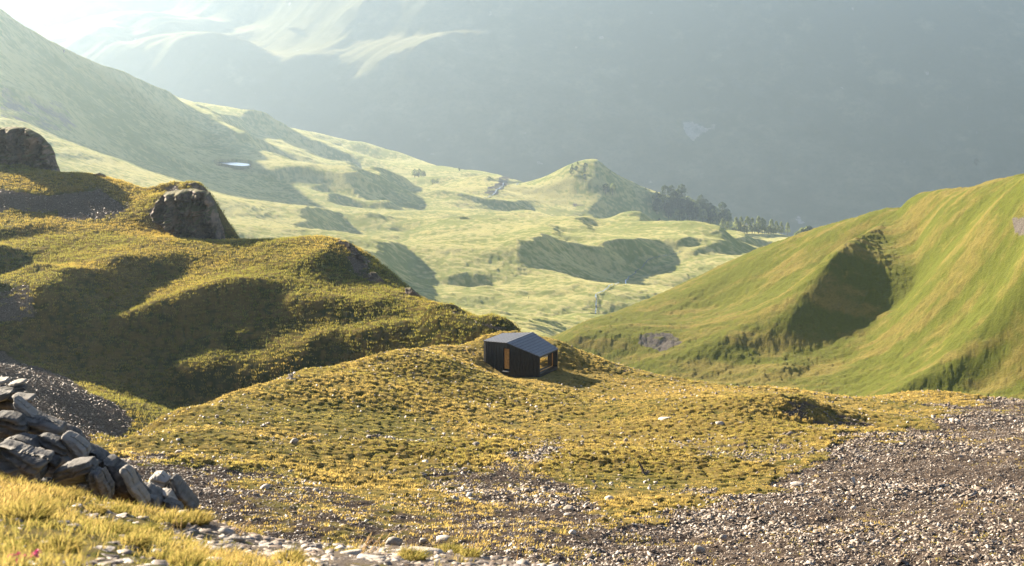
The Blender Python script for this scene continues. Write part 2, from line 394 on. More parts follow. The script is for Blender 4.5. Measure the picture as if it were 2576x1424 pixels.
# ------------------------------------------------------------------ valley floor, left slope, wooded knoll
Vpts = [(1250,820,480),(1400,850,450),(1480,884,425),(1100,740,620),(1300,743,690),(1500,762,600),(1500,700,760),(1700,690,800),(1000,660,800),(1040,700,700),(1700,650,900),(1300,650,880),(1300,600,1020),(1900,640,950),(2000,633,1000),(560,600,900),(700,560,1050),(900,620,950),(850,500,1400),(650,500,1350),(1000,500,1400),(1060,515,1380),(1200,560,1150),(1400,565,1180),(1300,530,1350),(560,411,1600),(620,412,1620),(650,430,1550),(800,430,1750),(950,450,1750),(1050,470,1750),(1180,455,1900),(1190,440,2050),
 (1234,429,1750),(1230,475,1640),(1130,462,1700),(1300,454,1750),(1330,447,1780),(1420,412,1760),(1500,404,1740),(1540,415,1750),(1600,450,1760),(1660,485,1770),(1750,510,1780),(1830,560,1780),(1300,512,1560),(1400,505,1660),(1450,555,1600),(1500,470,1690),(1550,565,1620),(1600,500,1710),(1700,600,1600),(1840,600,1620),(1950,605,1420),(2080,605,1500),(1700,540,1720),
 (1600,536,1300),(1520,570,1300),(1685,582,1290),(1600,600,1200),(1760,566,1250),(1690,587,1240),(1830,588,1250),(1880,600,1150),(1950,622,1050),
 (-150,-15,1450),(0,18,1500),(100,95,1550),(180,135,1600),(300,165,1700),(400,213,1800),(480,250,1900),(600,290,2000),(740,330,2100),(850,370,2200),(940,412,2300),
 (0,150,1300),(0,300,1100),(0,370,1000),(60,405,930),(150,250,1350),(150,372,1130),(150,420,1000),(300,300,1450),(300,392,1260),(300,430,1120),(450,330,1650),(450,428,1380),(600,360,1800),(600,402,1650),(750,390,1950),(850,412,2050),(0,450,820),(200,470,900),(350,480,1000),(480,500,1150),(-200,300,1000),(-200,450,850),
 (463,243,2250),(523,260,2250),(583,263,2250),(671,293,2300),(724,307,2300),(813,323,2350),(849,344,2350),(920,348,2350),(955,360,2350),(1026,381,2350),(1096,410,2300),(1188,438,2200),(900,400,2200),(1000,420,2150)]
Vw = [pw(-420,1350,-5),pw(-650,1500,0),pw(-400,1650,10),pw(-750,1250,-30),pw(-500,1100,-45),pw(-150,1650,-10),pw(0,1680,-60),pw(180,1760,-110),pw(400,1980,-170),pw(463,2480,-210),pw(583,2480,-230),pw(724,2520,-250),pw(849,2560,-280),pw(1026,2560,-300),pw(1188,2450,-310),
      pw(1234,1900,-215),pw(1330,1960,-240),pw(1420,1950,-240),pw(1500,1950,-245),pw(1600,1950,-255),pw(1750,1950,-270),pw(1900,1800,-270),pw(2100,1750,-270),pw(2100,1200,-205),pw(2000,1220,-196),pw(1900,1300,-200),pw(1600,1400,-204),pw(1760,1340,-200),pw(2400,1500,-270),pw(2400,1000,-200),
      pw(1800,650,-136),pw(2100,700,-145),pw(1500,350,-104),pw(1900,450,-116),pw(1000,450,-100),pw(600,600,-110),pw(200,600,-108),pw(0,700,-100),pw(700,450,-100),pw(300,400,-96),pw(-200,500,-90),pw(1300,2300,-330),pw(1800,2400,-360),pw(2400,2300,-360)]
LV = Layer(Vpts, Vw, xr=(-800, 560), yr=(340, 2650), dx=5.0)
O1 = (0, 0); O2 = (849, 0); OK = (1320.7, 377.3)
zk = lambda p: xs(p, *OK, k=0.3174)
shV = [z([(160,480),(300,440),(400,470),(500,540),(540,600),(530,700),(300,700),(150,560)], *O5),
 z([(1260,510),(1400,480),(1700,430),(2000,410),(2140,370),(2300,410),(2370,440),(2370,500),(2390,570),(2050,640),(1760,670),(1690,720),(1620,690),(1580,620),(1450,560),(1330,560)], *O5),
 z([(770,250),(880,235),(960,245),(970,280),(800,285)], *O5), z([(1040,290),(1280,290),(1200,320),(1090,315)], *O5), z([(1690,300),(1800,270),(1850,290),(1830,340),(1800,370),(1750,340)], *O5),
 z([(2110,270),(2200,215),(2260,240),(2340,320),(2190,340),(2130,310)], *O5),
 zk([(540,100),(570,85),(660,130),(800,215),(880,280),(1080,350),(1600,560),(1640,640),(1100,600),(950,500),(700,520),(570,590),(480,500),(530,440),(620,345),(590,325),(480,310),(500,250),(560,190)]),
 z([(0,1225),(150,1235),(450,1270),(560,1330),(645,1415),(560,1470),(420,1450),(300,1380),(130,1290)], *O2), z([(1030,1310),(1060,1240),(1130,1225),(1220,1260),(1130,1300),(1060,1320)], *O2),
 z([(1830,250),(2100,200),(2250,190),(2400,230),(2480,280),(2350,315),(2050,300)], *O4), z([(1570,350),(1680,345),(1740,400),(1600,390)], *O4), z([(2310,65),(2450,50),(2520,60),(2800,112),(2600,110),(2380,100)], *O4),
 z([(1220,945),(1500,885),(1800,885),(1890,915),(1600,910),(1320,965)], *O5), z([(1350,1010),(1560,960),(1860,930),(1700,985),(1560,1045),(1450,1035)], *O5),
 z([(1060,690),(1250,720),(1400,750),(1600,790),(1500,780),(1250,740)], *O5), z([(700,620),(900,625),(1050,660),(1000,680),(850,650)], *O5), z([(1050,850),(1320,840),(1300,870),(1100,875)], *O5), z([(1250,575),(1310,580),(1290,620),(1250,610)], *O5),
 z([(80,480),(210,425),(420,415),(700,445),(830,470),(700,505),(450,520),(300,510)], *O6), z([(0,390),(100,370),(210,395),(120,420),(0,420)], *O6), z([(150,290),(240,270),(300,315),(230,345),(160,330)], *O6), z([(2320,150),(2460,170),(2420,210),(2340,195)], *O5),
 z([(420,1250),(600,1262),(800,1300),(700,1310),(520,1285)], *O1) + [], z([(1580,1240),(1900,1215),(2150,1225),(2300,1255),(2100,1265),(1800,1250)], *O1), z([(2100,1290),(2300,1300),(2440,1330),(2300,1335),(2130,1310)], *O1), z([(1900,1100),(2150,1130),(2492,1160),(2492,1190),(2200,1160),(2000,1130)], *O1),
 z([(180,240),(330,260),(470,300),(430,315),(250,280)], *O5), z([(480,330),(760,400),(700,410),(520,350)], *O5), z([(620,470),(760,440),(900,470),(960,510),(850,520),(720,490)], *O5), z([(330,90),(480,130),(620,150),(560,165),(420,140)], *O5), z([(1500,330),(1660,370),(1620,400),(1500,360)], *O5), z([(700,70),(1000,60),(1300,110),(1420,180),(1250,150),(1000,110)], *O5),
 z([(-200,-100),(0,20),(120,120),(300,260),(480,370),(830,490),(1100,625),(1270,690),(1400,800),(1490,900),(1470,970),(1400,1040),(1290,1055),(1400,1120),(1450,1180),(1450,1260),(1300,1235),(1150,1175),(900,1095),(740,1070),(500,1000),(270,905),(0,755),(-300,600)], *O1),
 z([(1340,725),(1500,765),(1750,800),(2000,900),(2200,990),(2470,1100),(2500,1150),(2250,1140),(2000,1050),(1780,960),(1600,850)], *O1)]
exV = [z([(-300,560),(0,575),(130,650),(300,700),(460,735),(450,750),(280,712),(120,670),(0,600),(-300,590)], *O1), z([(940,980),(1080,1040),(1250,1080),(1450,1160),(1400,1175),(1200,1110),(1000,1020)], *O1),
       z([(480,370),(690,380),(880,470),(1000,500),(1150,610),(1240,690),(1100,640),(960,560),(800,500),(600,420)], *O1)]
LV.relief(shV, 430, 2400, 150, rounds=3, iters=220, wob=5, exempt=exV, smooth=5, hold=1.0, k0=2.1, k1=0.8, litlim=0.3, litw=0.7)

# ------------------------------------------------------------------ far mountainside
Hpts = []
for u in (-300, 300, 900, 1400, 1900, 2400, 2900):
    for v, Y in ((600, 2480), (440, 2570), (300, 2660), (200, 2728)): Hpts.append((u, v, Y))
for u in (1350, 1700, 2100, 2500, 2900):
    for v, Y in ((100, 2800), (0, 2872)): Hpts.append((u, v, Y))
Hpts += [(500,150,2765),(500,92,2815),(500,40,3120),(500,5,3175),(300,75,2825),(300,40,3110),(300,5,3170),(800,150,2765),(800,108,2796),(800,52,2970),(800,12,3010),(100,85,2840),(100,50,3120),(-200,80,2880),(-200,30,3150),(1000,140,2772),(1000,80,2822),(1000,40,2862),(1000,0,2890),(1150,140,2772),(1150,88,2815),(1150,40,2845),(1150,0,2872)]
Hw = [pw(u, 3220, 350) for u in (1000,1300,1700,2100,2500,2900)] + [pw(u, 3900, 330) for u in (-300,100,500,900)] + [pw(u, 2250, -400) for u in (-300,300,900,1500,2100,2700)] + [pw(2900,3700,420),pw(2000,3700,420)]
LH = Layer(Hpts, Hw, xr=(-1500, 1450), yr=(2150, 3950), dx=11.0)
litH = [z([(-300,120),(60,80),(150,45),(330,5),(460,-20),(640,-20),(540,60),(400,105),(280,125),(120,130),(-300,200)], *O1),
 z([(270,210),(500,130),(800,70),(950,60),(1150,60),(1320,25),(1400,55),(1650,110),(1830,105),(1900,20),(1990,-30),(2700,-30),(2600,60),(2400,130),(2492,200),(2380,290),(2300,350),(2020,330),(1900,260),(1800,225),(1480,240),(1160,300),(1150,290),(850,230),(700,280),(480,355),(330,270)], *O1),
 [(823,133),(849,103),(895,67),(941,70),(1057,85),(1167,72),(1206,75),(1227,95),(1167,99),(1096,99),(1060,124),(990,134),(937,163),(976,173),(902,191),(856,205),(835,180),(860,165),(900,150),(880,140),(830,150)]]
LH.relief(litH, 2300, 3700, 400, lit=True, rounds=2, iters=160, wob=9, litlim=-0.25, litw=0.7, smooth=10, hold=1.0, ksh=1.08)

# ------------------------------------------------------------------ meshes of the ground
M_hill = ground_mat('tussock_ground', rockc=((0.035, 0.026, 0.020), (0.135, 0.102, 0.076)), green=(0.055, 0.060, 0.012), gold=(0.20, 0.138, 0.038), soil=(0.035, 0.026, 0.012), s_big=0.06, s_mid=0.7, s_fine=6.0, bump=0.5, bdist=0.08, gold_bias=0.62)
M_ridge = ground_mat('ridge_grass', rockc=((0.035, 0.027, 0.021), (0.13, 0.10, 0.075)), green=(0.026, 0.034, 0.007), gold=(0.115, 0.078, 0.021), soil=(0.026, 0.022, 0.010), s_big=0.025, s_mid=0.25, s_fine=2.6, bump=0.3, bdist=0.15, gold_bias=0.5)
M_right = ground_mat('right_hill_grass', (0.100, 0.115, 0.020), (0.185, 0.150, 0.042), (0.065, 0.065, 0.018), 0.03, 0.25, 1.6, 0.6, 0.5, 0.36)
M_valley = ground_mat('meadow_grass', (0.145, 0.180, 0.050), (0.36, 0.325, 0.13), (0.11, 0.13, 0.04), 0.006, 0.045, 0.6, 0.5, 0.8, 0.45)
M_far = ground_mat('far_mountain_grass', (0.075, 0.085, 0.050), (0.13, 0.13, 0.08), (0.06, 0.07, 0.045), 0.0016, 0.012, 0.09, 0.2, 1.0, 0.38, rockc=((0.12, 0.12, 0.12), (0.22, 0.22, 0.22)))

def soft(U, Vv, polys, amp, X, Y, f):
    n1 = fbm(X * f, Y * f, 31, 4); n2 = fbm(X * f, Y * f, 37, 4)
    m = np.zeros(X.shape, np.float32)
    for k, w in ((0.5, 0.4), (1.3, 0.35), (2.4, 0.25)):
        q = np.zeros(X.shape, np.float32)
        for p, a in polys: q = np.maximum(q, a * inpoly(U + amp * k * n1, Vv + amp * k * n2, p))
        m += w * q
    return m

screeB = [([(1560,1290),(1700,1270),(1800,1240),(1900,1230),(2000,1190),(2050,1150),(2100,1100),(2230,1080),(2330,1070),(2380,1030),(2420,1004),(2800,990),(2800,1500),(1430,1500),(1500,1360)], 0.85),
 ([(-100,1180),(280,1150),(430,1150),(560,1190),(640,1230),(600,1280),(640,1330),(760,1360),(1200,1440),(560,1500),(-100,1500)], 0.85),
 ([(1190,1190),(1310,1120),(1400,1100),(1420,1130),(1330,1190),(1400,1215),(1500,1250),(1560,1290),(1400,1320),(1300,1290),(1120,1230),(1000,1180)], 0.68),
 ([(480,1200),(700,1195),(1000,1235),(1500,1290),(1450,1440),(560,1440)], 0.54), ([(1100,1400),(1400,1330),(1560,1300),(1500,1500),(1000,1500)], 0.66), ([(1500,900),(1700,945),(1700,960),(1560,940)], 0.55), ([(640,975),(1000,893),(1210,858),(1210,866),(1000,903),(640,985)], 0.62),
 ([(2000,1010),(2200,1066),(2100,1075),(1930,1040)], 0.55), ([(1700,1120),(2050,1120),(2000,1190),(1800,1150)], 0.5), ([(470,1140),(900,1085),(1300,1080),(1300,1100),(900,1110),(520,1160)], 0.42)]

def B_scree(X, Y, Z):
    U, Vv = proj(X, Y, Z)
    return soft(U, Vv, screeB, 55, X, Y, 0.35)

def make_B():
    X, Y = polar(-160, 2740, 1900, 44, 190, 900)
    H = LB.h(X, Y)
    rock = B_scree(X, Y, H)
    rock = np.clip(rock + 0.55 * np.clip(fbm(X * 0.16, Y * 0.16, 27, 4) - 0.18, 0, 1) + 0.12 * fbm(X * 0.6, Y * 0.6, 28, 2), 0, 1)
    cell, cid = worley(X / 0.55 + 0.5 * fbm(X, Y, 3, 2), Y / 0.48, 5)
    dome = np.sqrt(np.clip(1 - (cell / 0.62) ** 2, 0, 1)) * (0.35 + 0.65 * cid) * np.clip(1.0 + 0.9 * fbm(X * 0.09, Y * 0.09, 29, 3), 0.75, 1.5)
    g = np.clip(1 - rock * 1.3, 0, 1)
    Z = H + 0.10 * fbm(X / 6, Y / 6, 21, 4) * 3 + 0.05 * fbm(X * 0.7, Y * 0.7, 22, 3) + g * 0.24 * dome
    Z = Z + rock * (0.10 * fbm(X * 2.6, Y * 2.6, 23, 3) + 0.22 * fbm(X * 0.4, Y * 0.4, 24, 3))
    hut = np.exp(-(((X - 1.0) / 4.2) ** 2 + ((Y - 139.5) / 3.2) ** 2) ** 2)
    Z = Z * (1 - hut) + (H - 0.04) * hut
    terrain('hut_hill', X, Y, Z, M_hill, {'rock': rock, 'tuft': dome * g}, keep=(H > -60))
    return X, Y, Z, rock, dome * g
XB, YB, ZB, rockB, domeB = make_B()

screeC = [([(-200,540),(-200,470),(0,480),(150,490),(250,480),(330,540),(120,545)], 0.8), ([(-200,640),(0,700),(60,705),(95,760),(90,790),(-200,830)], 0.62),
 ([(-200,850),(0,880),(60,900),(180,960),(365,1062),(230,1130),(-200,1200)], 0.75), ([(845,605),(880,612),(905,640),(970,716),(930,705),(880,660)], 0.9), ([(1000,722),(1055,746),(1030,735)], 0.8), ([(1090,770),(1270,834),(1230,840),(1130,800)], 0.62), ([(380,540),(405,485),(440,465),(560,610),(440,580)], 0.9)]
def make_C():
    X, Y = polar(-260, 1500, 1000, 100, 440, 800)
    H = LC.h(X, Y)
    U, Vv = proj(X, Y, H)
    rock = soft(U, Vv, screeC, 25, X, Y, 0.15)
    cell, cid = worley(X / 1.1 + 0.5 * fbm(X * 0.5, Y * 0.5, 3, 2), Y / 0.9, 15)
    dome = np.sqrt(np.clip(1 - (cell / 0.62) ** 2, 0, 1)) * (0.3 + 0.7 * cid)
    g = np.clip(1 - rock * 1.3, 0, 1)
    Z = H + 0.55 * fbm(X / 14, Y / 14, 41, 4) + 0.16 * fbm(X / 3.5, Y / 3.5, 42, 3) + g * 0.22 * dome + rock * 0.35 * fbm(X * 0.9, Y * 0.9, 43, 4)
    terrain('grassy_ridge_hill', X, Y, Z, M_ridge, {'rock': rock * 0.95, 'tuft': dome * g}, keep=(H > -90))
make_C()

def make_F():
    X, Y = polar(1250, 2780, 900, 250, 690, 620)
    H = LF.h(X, Y)
    U, Vv = proj(X, Y, H)
    p = X * 0.35 + Y * 0.94; q = -X * 0.94 + Y * 0.35          # streaks run down the slope
    ril = fbm(q / 60, p / 14, 51, 4); ril2 = fbm(q / 16, p / 4.5, 52, 3)
    up = np.clip((U - 1500) / 700, 0.15, 1)
    rock = soft(U, Vv, [([(1600,835),(1660,825),(1720,860),(1660,880),(1600,865)], 0.6), ([(2540,560),(2600,530),(2600,590),(2560,585)], 0.8)], 14, X, Y, 0.08)
    Z = H + up * (0.35 * ril + 0.14 * ril2) + 0.40 * fbm(X / 2.6, Y / 2.6, 53, 5, 0.62) + 0.6 * fbm(X / 9, Y / 9, 54, 3)
    cw, ci = worley(X / 1.5 + 0.5 * fbm(X * 0.4, Y * 0.4, 3, 2), Y / 1.8, 55)
    Z = Z + 0.30 * np.sqrt(np.clip(1 - (cw / 0.65) ** 2, 0, 1)) * (0.2 + 0.8 * ci)
    terrain('green_hill', X, Y, Z, M_right, {'rock': rock, 'tuft': np.clip(0.5 + ril2, 0, 1)}, keep=(H > -128))
make_F()

ponds = [([(541,403),(556,404),(590,408),(625,412),(628,416),(610,418),(580,415),(548,409)], LV, 1300, 2200)]
def make_V():
    X, Y = polar(-330, 2780, 1350, 350, 2640, 800)
    H = LV.h(X, Y)
    U, Vv = proj(X, Y, H)
    p = X * 0.16 + Y * 0.987; q = X * 0.987 - Y * 0.16
    D = np.clip((700 - U) / 300, 0, 1) * np.clip((Y - 800) / 300, 0, 1) + np.clip((1250 - U) / 200, 0, 1) * np.clip((Y - 1900) / 200, 0, 1)
    D = np.clip(D, 0, 1)
    ril = fbm(p / 420, q / 30, 61, 4); ril2 = fbm(p / 60, q / 8, 62, 3)
    kn = np.exp(-(((U - 1550) / 260) ** 2 + ((Y - 1740) / 190) ** 2)); hum = (1 - 0.85 * kn) * np.clip((Y - 380) / 250, 0.25, 1)
    knoll = np.exp(-(((U - 1420) / 160) ** 2 + ((Y - 1720) / 130) ** 2))
    Z = H + D * (2.2 * ril + 0.3 * ril2) + (1 - D) * (hum * (11.0 * fbm(X / 120, Y / 120, 63, 3, 0.45) + 3.0 * fbm(X / 42, Y / 42, 67, 2, 0.4)) + 0.45 * fbm(X / 9, Y / 9, 64, 3)) + 0.30 * fbm(X / 3.0, Y / 3.0, 65, 3) * np.clip(1500 / Y, 0.5, 1.3) + 0.9 * knoll * fbm(X / 16, Y / 16, 66, 2)
    rock = soft(U, Vv, [([(1440,515),(1465,520),(1480,528),(1450,530)], 0.6), ([(1140,505),(1180,500),(1220,515),(1150,520)], 0.45), ([(1490,755),(1520,770),(1530,800),(1510,800)], 0.5), ([(1210,490),(1260,460),(1310,452),(1290,470),(1235,497)], 0.6), ([(1085,432),(0,0),(0,0)], 0), ([(0,215),(60,240),(160,262),(200,330),(130,330),(0,290)], 0.5)], 8, X, Y, 0.03)
    for pl, _, _, _ in ponds:
        m = inpoly(U, Vv, [((a - 585) * 1.12 + 585, (b - 410) * 1.25 + 410) for a, b in pl])
        if m.any(): Z = np.where(m, Z[m].mean() - 0.6, Z)
    cw, ci = worley(X / 3.2 + 0.5 * fbm(X * 0.2, Y * 0.2, 3, 2), Y / 4.5, 57)
    Z = Z + 0.26 * np.sqrt(np.clip(1 - (cw / 0.65) ** 2, 0, 1)) * (0.2 + 0.8 * ci) * np.clip(900 / Y, 0.45, 1.2)
    global ZV; ZV = Z
    terrain('valley_ground', X * KV, Y * KV, Z * KV, M_valley, {'rock': rock, 'tuft': np.clip(0.5 + fbm(X / 3, Y / 3, 65, 3), 0, 1)})
make_V()
LV.rescale(KV)
def surfV(x, y):
    x = np.asarray(x, float) / KV; y = np.asarray(y, float) / KV
    us = (x / y / 1.03) * FPX + CU
    i = np.clip(np.rint((us + 330) / 3110 * 1349).astype(int), 0, 1349); k = np.clip(np.rint(np.log(y / 350) / math.log(2640 / 350) * 799).astype(int), 0, 799)
    return ZV[i, k] * KV

def make_H():
    X, Y = polar(-420, 2900, 800, 2200, 3900, 420)
    H = LH.h(X, Y)
    U, Vv = proj(X, Y, H)
    Z = H + 3 * fbm(X / 260, Y / 260, 71, 3) + 13 * fbm((X * .8 - Y * .6) / 70, (X * .6 + Y * .8) / 500, 72, 4) * np.clip((1250 - U) / 300, 0.0, 1) * np.clip((330 - Vv) / 150, 0, 1) + 0.5 * fbm(X / 25, Y / 25, 73, 3)
    rock = soft(U, Vv, [([(1715,308),(1735,307),(1790,322),(1740,352),(1722,330)], 0.62), ([(2320,155),(2350,150),(2335,190),(2320,180)], 0.55)], 14, X, Y, 0.01)
    rock = np.maximum(rock, 0.5 * np.clip((fbm(X / 22, Y / 22, 75, 4) - 0.5) * 6, 0, 1))
    terrain('mountain', X * KH, Y * KH, Z * KH, M_far, {'rock': rock, 'tuft': np.full(X.shape, 0.4)}, keep=(H < 50))
make_H()
LH.rescale(KH)

# ------------------------------------------------------------------ haze
def make_haze():
    x0, x1, y0, y1, z0, z1 = -2600, 2600, -300, 6400, -760, 100
    co = [(x, y, zz) for zz in (z0, z1) for x, y in ((x0, y0), (x1, y0), (x1, y1), (x0, y1))]
    me = mesh_from('haze', co, quads=[(3, 2, 1, 0), (4, 5, 6, 7), (0, 1, 5, 4), (1, 2, 6, 5), (2, 3, 7, 6), (3, 0, 4, 7)], smooth=False)
    m, nt, out = new_mat('haze_air')
    pv = nt.nodes.new('ShaderNodeVolumePrincipled')
    pv.inputs['Color'].default_value = (*HAZE_C, 1); pv.inputs['Density'].default_value = HAZE_D; pv.inputs['Anisotropy'].default_value = HAZE_G
    nt.links.new(pv.outputs[0], out.inputs['Volume'])
    add('haze', me, m, kind='stuff')
make_haze()
# ------------------------------------------------------------------ materials for objects
def simple_mat(name, c1, c2, scale, rough=0.8, spec=0.3, bump=0.0, metal=0.0, detail=5, lo=0.35, hi=0.65, bdist=0.05):
    m, nt, out = new_mat(name); n = N(nt)
    pos = n('NewGeometry').outputs['Position']
    f = n.noise(scale, detail, 0.65, pos)
    col = n.mix(n.ramp(f, lo, hi), c1, c2)
    ins = {'Base Color': col, 'Roughness': rough, 'Specular IOR Level': spec, 'Metallic': metal}
    if bump:
        ins['Normal'] = n('Bump', {'Strength': bump, 'Distance': bdist, 'Height': f}).outputs[0]
    b = n('BsdfPrincipled', ins); nt.links.new(b.outputs[0], out.inputs[0])
    return m

def rock_mat(name, dark, light, rust, scale, strata=(0.3, 0.2, 3.0), rough=0.62, spec=0.35, ledge=False):
    m, nt, out = new_mat(name); n = N(nt)
    tc = n('TexCoord').outputs['Object']
    mp = n('Mapping', {'Vector': tc, 'Scale': strata}).outputs[0]
    a = n.noise(scale, 6, 0.7, tc); b = n.noise(scale * 2.5, 5, 0.6, mp); c = n.noise(scale * 0.5, 3, 0.5, tc)
    col = n.mix(n.ramp(n.math('ADD', n.math('MULTIPLY', a, 0.5), n.math('MULTIPLY', b, 0.5)), 0.38, 0.62), dark, light)
    col = n.mix(n.math('MULTIPLY', n.ramp(c, 0.52, 0.7), 0.6), col, rust)
    t = n.attr('tone')
    col = n.mix(n.math('MULTIPLY', t, 0.7), col, (0.50, 0.45, 0.38))
    if ledge:
        up = n('SeparateXYZ', {0: n('NewGeometry').outputs['Normal']}).outputs[2]
        col = n.mix(n.ramp(n.math('ADD', up, n.math('MULTIPLY', a, 0.5)), 0.8, 1.05), col, (0.06, 0.052, 0.016))
    h = n.math('ADD', n.math('MULTIPLY', a, 0.5), b)
    bp = n('Bump', {'Strength': 0.6, 'Distance': 0.06, 'Height': h})
    s = n('BsdfPrincipled', {'Base Color': col, 'Roughness': rough, 'Specular IOR Level': spec, 'Normal': bp.outputs[0]})
    nt.links.new(s.outputs[0], out.inputs[0])
    return m

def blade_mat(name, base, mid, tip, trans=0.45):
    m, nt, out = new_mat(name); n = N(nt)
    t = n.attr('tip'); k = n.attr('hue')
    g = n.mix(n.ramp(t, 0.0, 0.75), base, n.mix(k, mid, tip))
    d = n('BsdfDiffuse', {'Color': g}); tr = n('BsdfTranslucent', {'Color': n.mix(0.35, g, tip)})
    mx = n('MixShader', {0: trans}); nt.links.new(d.outputs[0], mx.inputs[1]); nt.links.new(tr.outputs[0], mx.inputs[2])
    nt.links.new(mx.outputs[0], out.inputs[0])
    return m

M_clad = simple_mat('dark_cladding', (0.006, 0.005, 0.005), (0.013, 0.011, 0.010), 5, 0.55, 0.2)
M_roof = simple_mat('dark_roof_metal', (0.075, 0.073, 0.073), (0.105, 0.103, 0.103), 4, 0.45, 0.3)
M_seam = simple_mat('shade_dark_seam', (0.012, 0.012, 0.013), (0.02, 0.02, 0.022), 4, 0.5, 0.3)  # darker than the roof: shading along the raised seams put into their colour
M_wood = simple_mat('larch_wood', (0.40, 0.19, 0.045), (0.56, 0.29, 0.075), 7, 0.5, 0.3)
M_black = simple_mat('black_metal', (0.01, 0.01, 0.01), (0.02, 0.02, 0.02), 9, 0.4, 0.4)
M_slate = rock_mat('slate_rock', (0.014, 0.0135, 0.013), (0.075, 0.069, 0.062), (0.11, 0.065, 0.035), 3.2, rough=0.8, spec=0.12)
M_stone = rock_mat('hill_stone', (0.075, 0.063, 0.052), (0.23, 0.195, 0.155), (0.20, 0.14, 0.085), 3.5, rough=0.75, spec=0.15)
M_cliff = rock_mat('cliff_rock', (0.030, 0.022, 0.017), (0.125, 0.088, 0.066), (0.20, 0.115, 0.065), 0.35, (1.0, 1.0, 2.2), 0.85, 0.15, ledge=True)
M_scree = rock_mat('scree_stone', (0.038, 0.027, 0.020), (0.135, 0.100, 0.072), (0.12, 0.075, 0.04), 1.8, rough=0.6, spec=0.2)
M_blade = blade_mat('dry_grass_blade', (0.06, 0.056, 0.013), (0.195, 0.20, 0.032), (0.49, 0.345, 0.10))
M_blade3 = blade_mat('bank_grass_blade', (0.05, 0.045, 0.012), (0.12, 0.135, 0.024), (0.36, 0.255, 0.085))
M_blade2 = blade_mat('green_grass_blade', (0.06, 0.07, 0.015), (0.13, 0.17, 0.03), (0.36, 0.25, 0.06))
M_bark = simple_mat('bark', (0.05, 0.038, 0.028), (0.11, 0.085, 0.065), 3, 0.9, 0.1)

# ------------------------------------------------------------------ the hut
def poly_obj(name, verts, faces, mat, parent=None, bevel=0.0, **kw):
    me = bpy.data.meshes.new(name); me.from_pydata([tuple(v) for v in verts], [], faces); me.validate(); me.update()
    o = add(name, me, mat, parent, **kw)
    if bevel:
        b = o.modifiers.new('bevel', 'BEVEL'); b.width = bevel; b.segments = 2; b.limit_method = 'ANGLE'
    return o

class MB:
    def __init__(self): self.v = []; self.f = []
    def hexa(self, p):                      # eight corners: bottom ring of four, top ring of four
        k = len(self.v); self.v += [tuple(q) for q in p]
        self.f += [tuple(k + i for i in q) for q in ((3, 2, 1, 0), (4, 5, 6, 7), (0, 1, 5, 4), (1, 2, 6, 5), (2, 3, 7, 6), (3, 0, 4, 7))]
    def box(self, x0, x1, y0, y1, z0, z1):
        self.hexa([(x0, y0, z0), (x1, y0, z0), (x1, y1, z0), (x0, y1, z0), (x0, y0, z1), (x1, y0, z1), (x1, y1, z1), (x0, y1, z1)])
    def quad(self, *p):
        k = len(self.v); self.v += [tuple(q) for q in p]; self.f.append(tuple(range(k, k + len(p))))
    def obj(self, name, mat, parent=None, **kw): return poly_obj(name, self.v, self.f, mat, parent, **kw)

